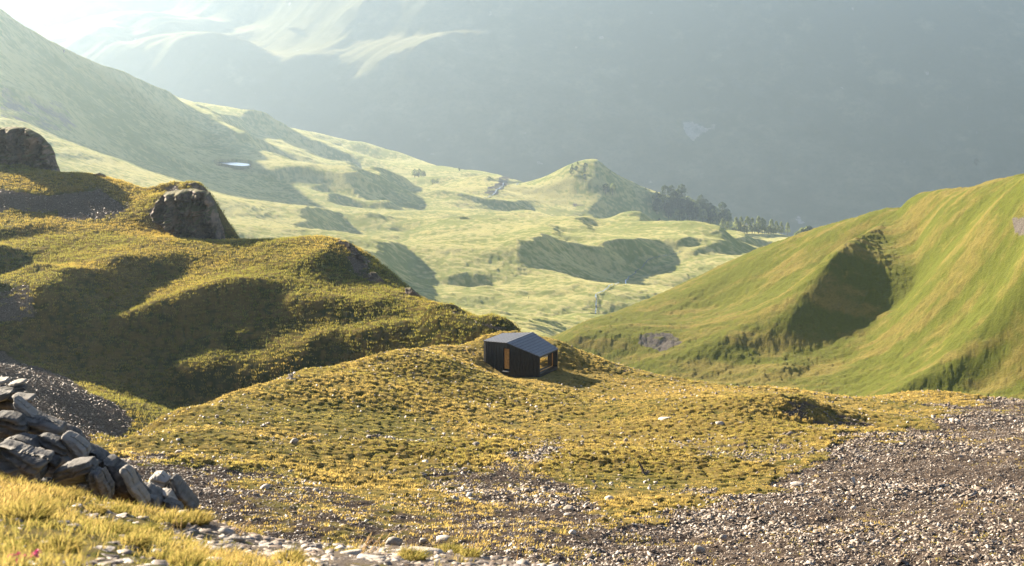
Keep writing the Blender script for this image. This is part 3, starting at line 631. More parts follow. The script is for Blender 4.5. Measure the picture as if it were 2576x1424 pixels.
def make_hut():
    L1, L2, wm, we, hm, h1, h2, l1 = 2.708, 2.850, 5.046, 3.586, 3.0, 2.789, 1.934, 0.982
    root = bpy.data.objects.new('mountain_hut', None); C.objects.link(root)
    root.location = (0.715, 140.996, -32.813); root.rotation_euler = (0, 0, -0.48526)
    root['label'] = 'small dark metal-clad mountain hut with faceted gabled roof standing on the grassy hill'; root['category'] = 'hut'
    zb = 0.10
    def half(a): return wm / 2 - (wm - we) / 2 * (-a / L1 if a < 0 else a / L2)
    def top(a): return hm - (hm - h1) * (-a / L1) if a < 0 else hm - (hm - h2) * (a / L2)
    def bot(a): return zb if a > -0.3 else zb + (l1 - zb) * ((-a - 0.3) / (L1 - 0.3))
    da, db, dz0, dz1 = -0.42, 0.22, 0.42, 2.5
    m = MB()
    def face(a0, a1, s, z0=None, z1=None):
        q = []
        for a, t in ((a0, 0), (a1, 0), (a1, 1), (a0, 1)):
            z_ = (bot(a) if z0 is None else z0) if t == 0 else (top(a) if z1 is None else z1)
            q.append((a, s * half(a), z_))
        if s > 0: q = q[::-1]
        m.quad(*q)
    st = [-L1, -0.42, -0.3, 0, 0.22, L2]
    face(-L1, da, -1); face(db, L2, -1)
    for a0, a1 in ((da, -0.3), (-0.3, 0), (0, db)):
        face(a0, a1, -1, z1=dz0); face(a0, a1, -1, z0=dz1)
    for a0, a1 in ((-L1, -0.3), (-0.3, 0), (0, L2)): face(a0, a1, 1)
    m.quad((-L1, -half(-L1), l1), (-L1, -half(-L1), h1), (-L1, half(-L1), h1), (-L1, half(-L1), l1))
    for a0, a1 in zip((-L1, -0.3, 0), (-0.3, 0, L2)):                       # underside
        m.quad((a0, -half(a0), bot(a0)), (a0, half(a0), bot(a0)), (a1, half(a1), bot(a1)), (a1, -half(a1), bot(a1)))
    dd = -2.12                                                              # door alcove
    for a in (da, db): m.quad((a, -half(a), dz0), (a, -half(a), dz1), (a, dd, dz1), (a, dd, dz0))
    m.quad((da, -half(da), dz0), (0, -half(0), dz0), (db, -half(db), dz0), (db, dd, dz0), (da, dd, dz0))
    m.quad((da, -half(da), dz1), (da, dd, dz1), (db, dd, dz1), (db, -half(db), dz1), (0, -half(0), dz1))
    # window end: rim and deep reveal
    hw = we / 2; oy0, oy1, oz0, oz1 = -hw + 0.09, hw - 0.09, 0.36, 1.80; ai = L2 - 0.5
    R0 = [(L2, -hw, zb), (L2, hw, zb), (L2, hw, h2), (L2, -hw, h2)]; R1 = [(L2, oy0, oz0), (L2, oy1, oz0), (L2, oy1, oz1), (L2, oy0, oz1)]
    R2 = [(ai, y_, z_) for _, y_, z_ in R1]
    for i in range(4):
        j = (i + 1) % 4
        m.quad(R0[i], R0[j], R1[j], R1[i]); m.quad(R1[i], R1[j], R2[j], R2[i])
    # standing seams on the cladding
    for k in range(1, 9):
        for a in (-L1 + k * L1 / 9, k * L2 / 8.6):
            if da - 0.03 < a < db + 0.03: segs = [(bot(a), dz0), (dz1, top(a))]
            else: segs = [(bot(a), top(a) - 0.01)]
            for z0, z1 in segs:
                y_ = -half(a); m.box(a - 0.014, a + 0.014, y_ - 0.035, y_ + 0.01, z0, z1)
                y_ = half(a); m.box(a - 0.014, a + 0.014, y_ - 0.01, y_ + 0.035, z0, z1)
    for k in range(1, 11):
        y_ = -hw + k * we / 11; m.box(-L1 - 0.035, -L1 + 0.01, y_ - 0.014, y_ + 0.014, l1, h1 - 0.01)
    m.obj('wall', M_clad, root)
    r = MB(); e = 0.03
    for a0, a1 in ((-L1 - e, 0), (0, L2 + e)):
        def P(a, s, dz):
            aa = max(-L1, min(L2, a)); return (a, s * (half(aa) + e), top(aa) + dz)
        lo, hi = 0.004, 0.055
        r.hexa([P(a0, -1, lo), P(a1, -1, lo), P(a1, 1, lo), P(a0, 1, lo), P(a0, -1, hi), P(a1, -1, hi), P(a1, 1, hi), P(a0, 1, hi)])
    r.obj('roof', M_roof, root); r = MB()
    for k in range(0, 9):
        for a in (-L1 + k * L1 / 9, (k + 0.0) * L2 / 8.6 + 0.0):
            y_ = half(a) + e + 0.012; z_ = top(a) + 0.04
            r.hexa([(a - 0.026, -y_, z_), (a + 0.026, -y_, z_), (a + 0.026, y_, z_), (a - 0.026, y_, z_), (a - 0.020, -y_, z_ + 0.035), (a + 0.020, -y_, z_ + 0.035), (a + 0.020, y_, z_ + 0.035), (a - 0.020, y_, z_ + 0.035)])
    r.obj('roof_seams', M_seam, root)
    d = MB(); d.box(da + 0.004, db - 0.004, dd - 0.045, dd + 0.02, dz0 + 0.20, dz1 - 0.06)
    door = d.obj('door', M_wood, root, bevel=0.008)
    h = MB(); h.box(db - 0.20, db - 0.07, dd - 0.10, dd - 0.08, 1.50, 1.53); h.box(db - 0.10, db - 0.08, dd - 0.081, dd - 0.044, 1.50, 1.53); h.box(db - 0.11, db - 0.07, dd - 0.055, dd - 0.044, 1.42, 1.60)
    h.obj('handle', M_black, door)
    t = MB(); t.box(da + 0.003, db - 0.003, -half(0) - 0.05, dd - 0.05, dz0 + 0.003, dz0 + 0.06)
    t.obj('threshold', simple_mat('grey_step', (0.10, 0.10, 0.10), (0.2, 0.2, 0.19), 6, 0.6), root)
    w = MB(); f = 0.05
    w.box(ai + 0.003, ai + 0.06, oy0 + 0.002, oy0 + f, oz0 + 0.002, oz1 - 0.002); w.box(ai + 0.003, ai + 0.06, oy1 - f, oy1 - 0.002, oz0 + 0.002, oz1 - 0.002)
    w.box(ai + 0.003, ai + 0.06, oy0 + f, oy1 - f, oz0 + 0.002, oz0 + f); w.box(ai + 0.003, ai + 0.06, oy0 + f, oy1 - f, oz1 - f, oz1 - 0.002)
    win = w.obj('window', M_wood, root)
    gm, nt, out = new_mat('window_glass'); n = N(nt)
    gl = n('BsdfGlossy', {'Color': (0.85, 0.76, 0.62, 1), 'Roughness': 0.02}); df = n('BsdfDiffuse', {'Color': (0.10, 0.05, 0.018, 1)})
    mx = n('MixShader', {0: 0.72}); nt.links.new(df.outputs[0], mx.inputs[1]); nt.links.new(gl.outputs[0], mx.inputs[2]); nt.links.new(mx.outputs[0], out.inputs[0])
    g = MB(); g.box(ai - 0.02, ai + 0.025, oy0 + f - 0.01, oy1 - f + 0.01, oz0 + f - 0.01, oz1 - f + 0.01)
    g.obj('pane', gm, win)
    p = MB(); p.hexa([(-0.35, -1.9, -0.7), (2.2, -1.5, -0.7), (2.2, 1.5, -0.7), (-0.35, 1.9, -0.7), (-0.35, -2.2, zb - 0.003), (2.35, -1.75, zb - 0.003), (2.35, 1.75, zb - 0.003), (-0.35, 2.2, zb - 0.003)])
    p.obj('plinth', M_clad, root)
make_hut()

# ------------------------------------------------------------------ rocks
def rock_geo(seed, s, planes=9, sub=3, strata=0.0, rough=0.05):
    r = np.random.default_rng(seed)
    import bmesh
    bm = bmesh.new(); bmesh.ops.create_icosphere(bm, subdivisions=sub, radius=1.0)
    co = np.array([v.co[:] for v in bm.verts]); tr = np.array([[v.index for v in f.verts] for f in bm.faces]); bm.free()
    for _ in range(planes):
        nrm = r.normal(size=3); nrm[2] *= 0.8; nrm /= np.linalg.norm(nrm); d = r.uniform(0.42, 0.8)
        k = co @ nrm; co = co - np.maximum(k - d, 0)[:, None] * nrm
    q = co * 2.3 + seed
    co = co * (1 + rough * (fbm(q[:, 0] + q[:, 2] * 0.7, q[:, 1] - q[:, 2] * 0.6, seed % 50, 3)[:, None] * 2))
    if strata: co[:, 0] *= 1 + strata * np.sign(np.sin(co[:, 2] * 9 + seed)); co[:, 1] *= 1 + strata * np.sign(np.sin(co[:, 2] * 9 + seed + 1))
    co = co / np.abs(co).max(0) * np.array(s)
    return co, tr

def rock_obj(name, seed, loc, s, rotz, tilt, mat, tone, sub=3, strata=0.0, **kw):
    co, tr = rock_geo(seed, s, sub=sub, strata=strata)
    me = mesh_from(name, co, tris=tr, smooth=False); fattr(me, 'tone', np.full(len(co), tone))
    o = add(name, me, mat, **kw); o.location = loc; o.rotation_euler = (tilt[0], tilt[1], rotz)
    return o

BOULDERS = [  # pixel u, v of the foot, width, height (units), tone, label
 (1184, 1017, 15, 9, .9, 'white stone lying alone in the golden grass below the hut'), (1157, 1030, 18, 9, .0, 'dark flat stone in the grass, just left below the white stone'),
 (1072, 1168, 22, 11, .85, 'pale cream stone at the left tip of the middle scree patch'), (1197, 1126, 22, 15, .12, 'grey-brown boulder on the golden grass brow above the middle scree patch'),
 (1068, 1028, 12, 7, .3, 'small grey stone in the grass left of the dark flat stone'), (1229, 1025, 13, 8, .05, 'small dark stone in the grass right of the white stone'),
 (1272, 1127, 16, 8, .1, 'dark grey stone right of the brown boulder on the brow'), (1513, 1137, 17, 8, .05, 'dark stone in grass on the right end of the golden brow'),
 (1466, 1116, 14, 8, .4, 'light stone on the upper tip of the middle scree patch'), (1575, 1112, 15, 10, .15, 'grey stone above the right grass slope, next to a thin slab'),
 (1672, 1060, 42, 9, .45, 'long pale flat slab in the grass far right of the hut'), (1545, 1008, 15, 6, .5, 'pale stone at the end of the hut shadow'),
 (1147, 1265, 26, 18, .15, 'grey boulder in the lower grass, left of the scree'), (1432, 1286, 32, 18, .2, 'blocky grey boulder at the upper edge of the right scree'),
 (1396, 1280, 26, 16, .35, 'pale brown boulder left beside the blocky grey boulder'), (1532, 1262, 26, 14, .75, 'large pale leaning slab at the top of the right scree'),
 (1440, 1346, 20, 18, .95, 'white upright flake standing in the lower scree'), (1428, 1300, 20, 9, .7, 'pale flat stone in front of the blocky grey boulder'),
 (738, 1117, 26, 15, .18, 'grey boulder with pale top on the left golden slope'), (481, 1166, 20, 17, .0, 'dark jagged stone at the top of the left scree'),
 (303, 1167, 22, 12, .9, 'white block at the upper left tip of the scree by the slabs'), (448, 1140, 22, 8, .7, 'pale flat stone in the grass above the left scree'),
 (793, 1243, 26, 15, .1, 'dark brown block in the lower grass, mid left'), (664, 1236, 40, 20, .3, 'grey outcrop stone half covered by a green tuft'),
 (990, 1382, 50, 34, .12, 'large angular brown boulder at the bottom, below the scree grass'), (1115, 1371, 66, 20, .4, 'broad low boulder with pale top near the bottom middle'),
 (1062, 1367, 30, 12, .25, 'small flat-topped stone between the two large bottom boulders'), (1310, 1350, 24, 22, .9, 'white split stone in the lower right scree'),
 (1330, 1240, 24, 12, .1, 'dark stone in the middle scree'), (1869, 1072, 30, 10, .05, 'dark rock patch on the right golden shoulder'), (1812, 1073, 26, 12, .25, 'grey rock group stone in the right grass shoulder'),
 (2009, 1222, 40, 8, .35, 'long thin slab in the right scree'), (2148, 1283, 18, 9, .95, 'white rounded stone in the right scree'), (1760, 1393, 34, 22, .2, 'grey boulder at the lower middle of the scree'),
 (1820, 1360, 30, 16, .25, 'brown-grey boulder right of the lower middle boulder')]
for i, (u, v, w, h, tone, lab) in enumerate(BOULDERS):
    x, y, zz = LB.hit(u, v, 46, 170)
    m = y / FPX; s = (w * m * 0.5, w * m * 0.42, h * m * 0.62)
    rock_obj('boulder', 100 + i, sub=2, loc=(x, y + s[1] * 0.6, LB.h(x, y + s[1] * 0.6) + s[2] * 0.45 + 0.04), s=s, rotz=rng.uniform(-0.5, 0.5), tilt=(rng.uniform(-.12, .12), rng.uniform(-.15, .15)), mat=M_stone, tone=tone, label=lab, cat='boulder', group='boulders on the hill')

def make_cairn():
    x, y, zz = LB.hit(732, 958, 80, 135); m = y / FPX
    root = bpy.data.objects.new('stone_cairn', None); C.objects.link(root); root.location = (x, y, LB.h(x, y))
    root['label'] = 'small brown stone cairn on the left skyline of the hut hill'; root['category'] = 'cairn'
    for i, (dx, dz, sx, sz, tn) in enumerate(((-0.05, 0.10, 0.42, 0.16, .1), (0.30, 0.12, 0.26, 0.07, .6), (-0.02, 0.30, 0.24, 0.14, 0), (-0.12, 0.38, 0.10, 0.10, .5), (0.09, 0.42, 0.13, 0.07, .4), (0.0, 0.5, 0.06, 0.05, .7))):
        o = rock_obj('stone', 300 + i, (dx, 0.02 * i, dz), (sx, sx * 0.8, sz), i * 0.7, (0, 0.1 * (i % 3 - 1)), M_stone, tn, parent=root)
make_cairn()

CLTILT = -0.5
def outline_rock(name, poly, Y, thick, seed, mat, tone=0.0, jag=0.03, facets=4, back=0.75, nr=11, nth=88, strata=0.0, label=None, cat='rock', group=None, kind=None, tilt=0.0, style=''):
    """A solid rock whose face has the traced outline: faceted front, a body behind it, all at its own place and size."""
    r = np.random.default_rng(seed)
    P = np.array(poly, float); c = P.mean(0)
    th = np.linspace(0, 2 * np.pi, nth, endpoint=False)
    rad = np.zeros(nth)
    for i, t in enumerate(th):
        d = np.array([math.cos(t), math.sin(t)])
        best = 1.0
        for j in range(len(P)):
            a = P[j] - c; b = P[(j + 1) % len(P)] - P[j]
            den = d[0] * b[1] - d[1] * b[0]
            if abs(den) < 1e-9: continue
            k = (a[0] * b[1] - a[1] * b[0]) / den; s = (a[0] * d[1] - a[1] * d[0]) / den
            if k > 0 and -1e-6 <= s <= 1 + 1e-6: best = max(best, k)
        rad[i] = best
    m = Y / FPX
    pl = []
    for _ in range(facets):
        an = r.uniform(0, 2 * np.pi); sl = r.uniform(0.25, 0.9) if nr != 5 else r.uniform(0.1, 0.6); pl.append((sl * math.cos(an), sl * math.sin(an), r.uniform(0.55, 1.0)))
    size = rad.mean() * m
    slab = nr == 5
    if slab: nr = 10
    lin = np.linspace(0, 1, nr) if not slab else np.array([0, 0.2, 0.38, 0.54, 0.68, 0.8, 0.89, 0.95, 0.985, 1.0])
    rings = np.concatenate([lin[1:], lin[::-1][:-1]])
    side = np.concatenate([np.ones(nr - 1), -np.ones(nr - 1)])
    V = []
    def pt(rr, i, sd):
        q = rr * rad[i] * np.array([math.cos(th[i]), math.sin(th[i])]) * m     # metres in the face
        e = q / max(size, 1e-6)
        if sd > 0:
            t = min([c0 + a * e[0] + b * e[1] for a, b, c0 in pl]) * thick
            if style == 'cliff':
                gx = q[0] / max(size, 1e-6); gz = q[1] / max(size, 1e-6)
                col = float(fbm(np.array([gx * 3.6 + seed]), np.array([gz * 1.1]), 7, 5, 0.6)[0]); led = float(fbm(np.array([gx * 1.1]), np.array([gz * 7.0 + seed]), 9, 4, 0.6)[0])
                t = thick * (0.75 + 0.55 * gx * CLTILT + 2.2 * col + 0.8 * led); t = t * (1 - rr ** 40) - 0.08 * thick * rr ** 40
                return q, t
            t = t * (1 - rr ** 24) + (-0.08 * thick) * rr ** 24
        else:
            t = -back * thick * (1 - rr ** (30 if slab else 3)) - 0.08 * thick
        return q, t
    for rr, sd in zip(rings, side):
        for i in range(nth):
            q, t = pt(rr, i, sd); V.append((q[0], -t, -q[1]))
    q, t = pt(0, 0, 1); V.append((0, -t, 0)); q, t = pt(0, 0, -1); V.append((0, -t, 0))
    V = np.array(V); nR = len(rings)
    f = 2.2 / max(size, 1e-3)
    n1 = fbm(V[:, 0] * f + V[:, 1] * f * 0.8 + seed, V[:, 2] * f * 1.3 - V[:, 1] * f * 0.5, seed % 40, 5)
    n2 = fbm(V[:, 0] * f * 2.5 + 9 + V[:, 1] * f, V[:, 2] * f * 2.5 + seed, 60 + seed % 30, 4)
    V[:, 1] += n1 * thick * (0.06 if slab else 0.35)
    V[:, 0] += n2 * jag * size; V[:, 2] += np.roll(n2, 17) * jag * size
    if strata:
        a_ = r.uniform(-0.25, 0.25); lay = (V[:, 2] + a_ * V[:, 0]) / size * strata
        V[:, 1] += np.where((np.floor(lay * 1.0 + 0.6 * n1) % 2) > 0, 0.10, -0.06) * thick
    if tilt: V[:, 1] += tilt * V[:, 2]
    if slab:                                             # slaty bedding: thin plates of unequal reach along the long way of the block
        cov = np.cov((P - c).T); ev, evec = np.linalg.eigh(cov); ax = evec[:, 1]; nb = np.array([-ax[1], ax[0]])
        bed = (V[:, 0] * nb[0] - V[:, 2] * nb[1]) / size * r.uniform(4.5, 7.5) + 0.25 * n1 + seed * 0.37
        ib = np.floor(bed).astype(int); h1_ = _h(ib, ib * 0 + seed, 3) - 0.5; h2_ = _h(ib, ib * 0 + seed, 8) - 0.5
        front = np.repeat(side > 0, nth); front = np.concatenate([front, [True, False]])
        V[:, 1] += np.where(front, 0.75, 0.2) * thick * h1_
        V[:, 0] *= 1 + 0.16 * h2_ * abs(ax[0]); V[:, 2] *= 1 + 0.16 * h2_ * abs(ax[1])
    F = []
    for k in range(nR - 1):
        for i in range(nth):
            j = (i + 1) % nth; F.append((k * nth + i, k * nth + j, (k + 1) * nth + j, (k + 1) * nth + i))
    T = [(nR * nth, j_, i_) for i_, j_ in ((i, (i + 1) % nth) for i in range(nth))] + [(nR * nth + 1, (nR - 1) * nth + i, (nR - 1) * nth + (i + 1) % nth) for i in range(nth)]
    me = mesh_from(name, V, quads=F, tris=T, smooth=False); fattr(me, 'tone', np.full(len(V), tone))
    o = add(name, me, mat, label=label, cat=cat, group=group, kind=kind)
    o.location = W(c[0], c[1], Y)
    return o

# rock faces of the ridge
outline_rock('cliff', [(-60,322),(0,322),(30,319),(75,322),(105,340),(125,362),(138,395),(148,430),(150,445),(120,450),(60,440),(0,420),(-60,415)], LC.hit(60, 418, 150, 330)[1] + 1.5, 3.2, 41, M_cliff, jag=0.02, style='cliff', nth=170, nr=26, kind='structure', cat=None)
outline_rock('cliff', [(384,540),(392,515),(408,495),(418,482),(450,478),(490,474),(515,477),(531,484),(538,505),(547,530),(555,555),(562,580),(566,612),(535,616),(490,612),(450,598),(425,578),(400,560)], LC.hit(480, 596, 150, 330)[1] - 0.3, 2.6, 46, M_cliff, jag=0.03, style='cliff', nth=170, nr=26, kind='structure', cat=None)
CR = [([(468,462),(492,458),(512,470),(520,482),(490,484),(466,476)], LC.hit(490, 470, 150, 330)[1], 'dark rock tip capping the grassy edge above the cliff'), ([(868,606),(884,612),(903,636),(896,650),(880,640),(866,622)], LC.hit(884, 630, 150, 330)[1], 'dark broken rock on the right edge of the grassy hump, uppermost'),
      ([(892,640),(906,640),(926,664),(944,682),(936,694),(914,676),(896,660)], LC.hit(915, 665, 150, 330)[1], 'jagged dark rock rib midway down the right edge of the grassy hump'), ([(930,684),(946,684),(962,704),(972,716),(952,714),(934,700)], LC.hit(950, 705, 150, 330)[1], 'low dark rock at the foot of the grassy hump'),
      ([(1018,724),(1034,722),(1050,738),(1060,748),(1040,748),(1020,738)], LC.hit(1040, 742, 150, 330)[1], 'dark rock on the ridge crest right of the grassy hump'), ([(236,438),(252,434),(266,441),(268,450),(248,450),(234,446)], LC.hit(250, 446, 150, 330)[1], 'small dark rock on the skyline beside the big left cliff')]
for i, (p, Y, lab) in enumerate(CR): outline_rock('rock_outcrop', p, Y, 0.9, 70 + i, M_cliff, jag=0.07, label=lab, cat='rock', group='rocks along the ridge edge')
rock_obj('standing_stone', 77, (*LV.hit(161, 134, 1200, 1750)[:2], LV.hit(161, 134, 1200, 1750)[2] + 2.9), (1.5, 1.4, 3.4), 0.3, (0, 0), M_cliff, 0.0, label='lone upright grey stone on the crest of the hazy left slope', cat='standing stone')

# slabs at the lower left
def z10(p): return [(0.3374 * a, 943.3 + 0.3374 * b) for a, b in p]
SLABS = [
 ([(-40,40),(40,38),(46,56),(-40,64)], 17.6, .75, 'thin pale flake, topmost at the left edge of the slab pile'), ([(45,78),(110,48),(176,47),(180,62),(120,76),(100,92),(45,94)], 17.5, .6, 'thin pale slab jutting right at the top of the slab pile'),
 ([(-40,98),(80,94),(190,98),(176,125),(100,142),(-40,138)], 17.4, .1, 'dark slab under the two pale top flakes'), ([(-40,128),(75,130),(80,146),(55,176),(40,192),(-40,208)], 17.2, .25, 'grey slab at the left edge under the dark top slab'),
 ([(100,148),(170,158),(246,163),(250,186),(200,222),(150,202),(108,172)], 17.1, .3, 'ragged brown slab jutting right below the top slabs'), ([(108,168),(150,205),(272,322),(180,320),(150,302),(106,215)], 16.7, .5, 'pale triangular slab leaning against the upper pile'),
 ([(-40,200),(20,180),(60,150),(108,165),(112,225),(152,305),(45,292),(-40,285)], 17.3, .0, 'dark hollow-faced block behind the pale triangular slab'), ([(-40,283),(50,283),(150,308),(202,380),(192,452),(120,432),(60,458),(-40,472)], 16.4, .05, 'bulky dark grey block at the left edge, mid pile'),
 ([(148,298),(290,333),(312,328),(482,385),(472,432),(430,472),(200,442),(194,390)], 16.6, .15, 'long thin slab sloping right across the middle of the pile'), ([(30,480),(130,452),(242,478),(302,540),(332,600),(346,642),(200,622),(100,562)], 16.0, .08, 'rounded blue-grey block below the long sloping slab'),
 ([(283,455),(330,448),(442,480),(502,550),(514,580),(490,614),(420,612),(330,592),(298,530)], 16.1, .12, 'lichened grey block in the middle of the pile'), ([(463,440),(490,436),(562,475),(642,550),(654,600),(630,642),(560,642),(510,582),(468,470)], 16.2, .45, 'pale grey slab tilted down to the right, upper right of the pile'),
 ([(-40,518),(60,545),(130,570),(250,610),(342,634),(352,660),(302,720),(292,810),(260,852),(150,802),(60,792),(-40,765)], 15.4, .1, 'large brown-stained boulder at the lower left of the pile'), ([(300,590),(420,628),(432,660),(422,692),(370,700),(310,680)], 15.8, .0, 'dark wedge stone between the big lower boulder and the mid slab'),
 ([(400,720),(520,648),(680,633),(724,685),(690,722),(650,742),(642,802),(560,832),(420,842),(390,790)], 15.6, .1, 'broad layered slab in the lower middle of the pile'), ([(680,708),(760,710),(777,745),(802,800),(830,850),(828,932),(760,957),(660,902),(648,830),(690,762)], 15.5, .12, 'squared grey block at the lower right of the layered slab'),
 ([(280,780),(420,826),(560,838),(660,888),(742,962),(700,975),(600,960),(480,930),(280,870)], 15.7, .0, 'low dark rock at the base of the pile above the grass'), ([(648,578),(700,588),(762,640),(834,742),(815,752),(740,692),(688,642)], 16.3, .05, 'narrow dark slab leaning on the right flank of the pile'),
 ([(742,640),(800,638),(892,725),(962,790),(1002,850),(1062,930),(1097,972),(1072,1004),(1000,975),(880,940),(830,880),(800,770)], 16.0, .0, 'big black slab leaning left at the right flank of the pile'), ([(893,700),(926,688),(962,730),(1002,830),(1082,940),(1098,990),(1046,950),(976,850),(952,800)], 15.8, .4, 'narrow sunlit tan slab edging the big black slab'),
 ([(1016,828),(1100,833),(1182,880),(1228,930),(1238,1008),(1170,1026),(1088,1000),(1086,940),(1036,880)], 16.4, .2, 'rounded grey slab at the right end of the pile'), ([(1106,785),(1140,738),(1196,733),(1232,765),(1264,780),(1236,870),(1190,882),(1098,838)], 16.9, .85, 'white sunlit slab at the right end of the pile'),
 ([(1278,768),(1302,785),(1382,890),(1442,980),(1468,1010),(1400,1030),(1330,995),(1270,930),(1222,885),(1243,810)], 16.7, .12, 'grey striated slab sloping down at the far right of the pile'), ([(1088,908),(1162,928),(1174,1024),(1088,1034)], 16.0, .25, 'small layered stone under the rounded grey slab'),
 ([(1222,930),(1342,983),(1354,1016),(1228,1020)], 16.3, .2, 'small wedge stone at the foot of the striated slab'), ([(1188,868),(1262,878),(1324,962),(1238,932)], 16.5, .8, 'pale sliver of rock between the white slab and the striated slab')]
outline_rock('rock_core', z10([(-60,190),(40,210),(140,340),(300,380),(420,500),(520,600),(620,660),(720,740),(840,830),(960,950),(1000,985),(900,985),(600,970),(300,880),(-60,790)]), 18.9, 0.5, 499, M_slate, 0.0, jag=0.02, back=2.0, nth=130, label='dark rock mass in the shadowed gaps of the pile, behind the slabs', cat='rock', group='slabs of the rock pile')
for i, (p, Y, tone, lab) in enumerate(SLABS):
    q = z10(p); a = np.array(q); mn = min(np.ptp(a[:, 0]), np.ptp(a[:, 1])) * Y / FPX
    outline_rock('slab', q, Y, max(0.10, 0.5 * mn), 500 + i, M_slate, tone * 0.75, jag=0.035, facets=3, back=1.6, nr=5, nth=110, label=lab, cat='rock slab', group='slabs of the rock pile')
# ------------------------------------------------------------------ blades of grass and loose stones
def blades_mesh(name, x, y, z, n, hgt, wid, spread, lean, seed, hue=None, curved=False, huevar=0.3):
    """n blades around every tuft centre; one triangle each, or a bent strip of three quads when curved."""
    r = np.random.default_rng(seed); K = len(x)
    X = np.repeat(x, n); Y = np.repeat(y, n); Z = np.repeat(z, n); H = np.repeat(hgt, n) * r.uniform(0.55, 1.1, K * n); S = np.repeat(spread, n)
    Wd = np.repeat(wid, n) if np.ndim(wid) else np.full(K * n, wid)
    hu = np.clip((np.repeat(hue, n) if hue is not None else 0.6) + r.normal(0, huevar, K * n), 0, 1)
    an = r.uniform(0, 2 * np.pi, K * n); rad = np.sqrt(r.uniform(0, 1, K * n)) * S
    bx = X + np.cos(an) * rad; by = Y + np.sin(an) * rad
    out = r.uniform(0.15, 0.9, K * n) * (0.4 + 0.6 * rad / np.maximum(S, 1e-6))
    dx = np.cos(an) * out + lean[0] + r.normal(0, 0.15, K * n); dy = np.sin(an) * out + lean[1] + r.normal(0, 0.15, K * n)
    fa = r.uniform(0, np.pi, K * n); px = np.cos(fa) * Wd * 0.5; py = np.sin(fa) * Wd * 0.5
    if not curved:
        nl = np.sqrt(1 + dx * dx + dy * dy)
        co = np.stack([np.stack([bx - px, by - py, Z - 0.03], -1), np.stack([bx + px, by + py, Z - 0.03], -1), np.stack([bx + dx * H / nl, by + dy * H / nl, Z + H / nl], -1)], 1).reshape(-1, 3)
        me = mesh_from(name, co, tris=np.arange(len(co)).reshape(-1, 3), smooth=False)
        fattr(me, 'tip', np.tile([0, 0, 1], K * n)); fattr(me, 'hue', np.repeat(hu, 3))
        return me
    P = []; T = []
    for t, w in ((0, 1.0), (0.4, 0.85), (0.75, 0.5), (1.0, 0.08)):
        q = t * t
        cx = bx + dx * H * q; cy = by + dy * H * q; cz = Z - 0.01 + H * (t - 0.30 * q * np.minimum(1.3, np.hypot(dx, dy)))
        P.append(np.stack([cx - px * w, cy - py * w, cz], -1)); P.append(np.stack([cx + px * w, cy + py * w, cz], -1)); T += [t, t]
    co = np.stack(P, 1).reshape(-1, 3)
    b = (np.arange(K * n) * 8)[:, None, None]
    q = (b + np.array([[0, 1, 3, 2], [2, 3, 5, 4], [4, 5, 7, 6]])[None]).reshape(-1, 4)
    me = mesh_from(name, co, quads=q, smooth=False)
    fattr(me, 'tip', np.tile(T, K * n)); fattr(me, 'hue', np.repeat(hu, 8))
    return me

def stones_mesh(name, x, y, z, s, seed, flat=(0.25, 0.7), tone=None, tiltamp=0.5, sink=0.2):
    r = np.random.default_rng(seed); K = len(x)
    V0 = []
    for k in range(8):                                              # eight different angular plates
        a = np.sort(r.uniform(0, 2 * np.pi, 4)) * 0.4 + 0.6 * np.arange(4) * 2 * np.pi / 4
        rr = r.uniform(0.65, 1.15, 4); el = r.uniform(0.55, 1.0)
        bot = np.stack([np.cos(a) * rr, np.sin(a) * rr * el, np.full(4, -0.5)], -1)
        top = np.stack([np.cos(a + r.normal(0, .1)) * rr * r.uniform(0.6, 0.95), np.sin(a) * rr * el * r.uniform(0.6, 0.95), 0.5 + r.uniform(-0.4, 0.3, 4)], -1)
        V0.append(np.concatenate([bot, top]))
    V0 = np.array(V0)
    tr = [(4, 5, 6), (4, 6, 7)] + [t for i in range(4) for t in ((i, (i + 1) % 4, 4 + (i + 1) % 4), (i, 4 + (i + 1) % 4, 4 + i))]
    v = V0[r.integers(0, 8, K)]                                        # K,8,3
    sc = np.stack([s, s * r.uniform(0.6, 1.0, K), s * r.uniform(flat[0], flat[1], K)], -1)
    v = v * sc[:, None, :]
    def rot(v, ax, an):
        c = np.cos(an)[:, None]; sn = np.sin(an)[:, None]; i, j = [(1, 2), (2, 0), (0, 1)][ax]
        a = v[..., i] * c - v[..., j] * sn; b = v[..., i] * sn + v[..., j] * c
        v = v.copy(); v[..., i] = a; v[..., j] = b; return v
    v = rot(v, 0, r.normal(0, tiltamp, K)); v = rot(v, 1, r.normal(0, tiltamp, K)); v = rot(v, 2, r.uniform(0, 6.28, K))
    v = v + np.stack([x, y, z + s * sink], -1)[:, None, :]
    F = (np.array(tr)[None] + (np.arange(K) * 8)[:, None, None]).reshape(-1, 3)
    me = mesh_from(name, v.reshape(-1, 3), tris=F, smooth=False)
    t = (r.uniform(0, 1, K) ** 5.0 * 0.9 if tone is None else tone)
    fattr(me, 'tone', np.repeat(t, 8))
    return me

def sector(n, u0, u1, y0, y1, seed):
    r = np.random.default_rng(seed)
    y = np.sqrt(r.uniform(y0 ** 2, y1 ** 2, n)); u = r.uniform(u0, u1, n)
    return (u - CU) / FPX * y * 1.03, y, r

def surfB(x, y):
    us = (x / y / 1.03) * FPX + CU
    i = np.clip(np.rint((us + 160) / 2900 * 1899).astype(int), 0, 1899); k = np.clip(np.rint(np.log(y / 44) / math.log(190 / 44) * 899).astype(int), 0, 899)
    return ZB[i, k], rockB[i, k], domeB[i, k]

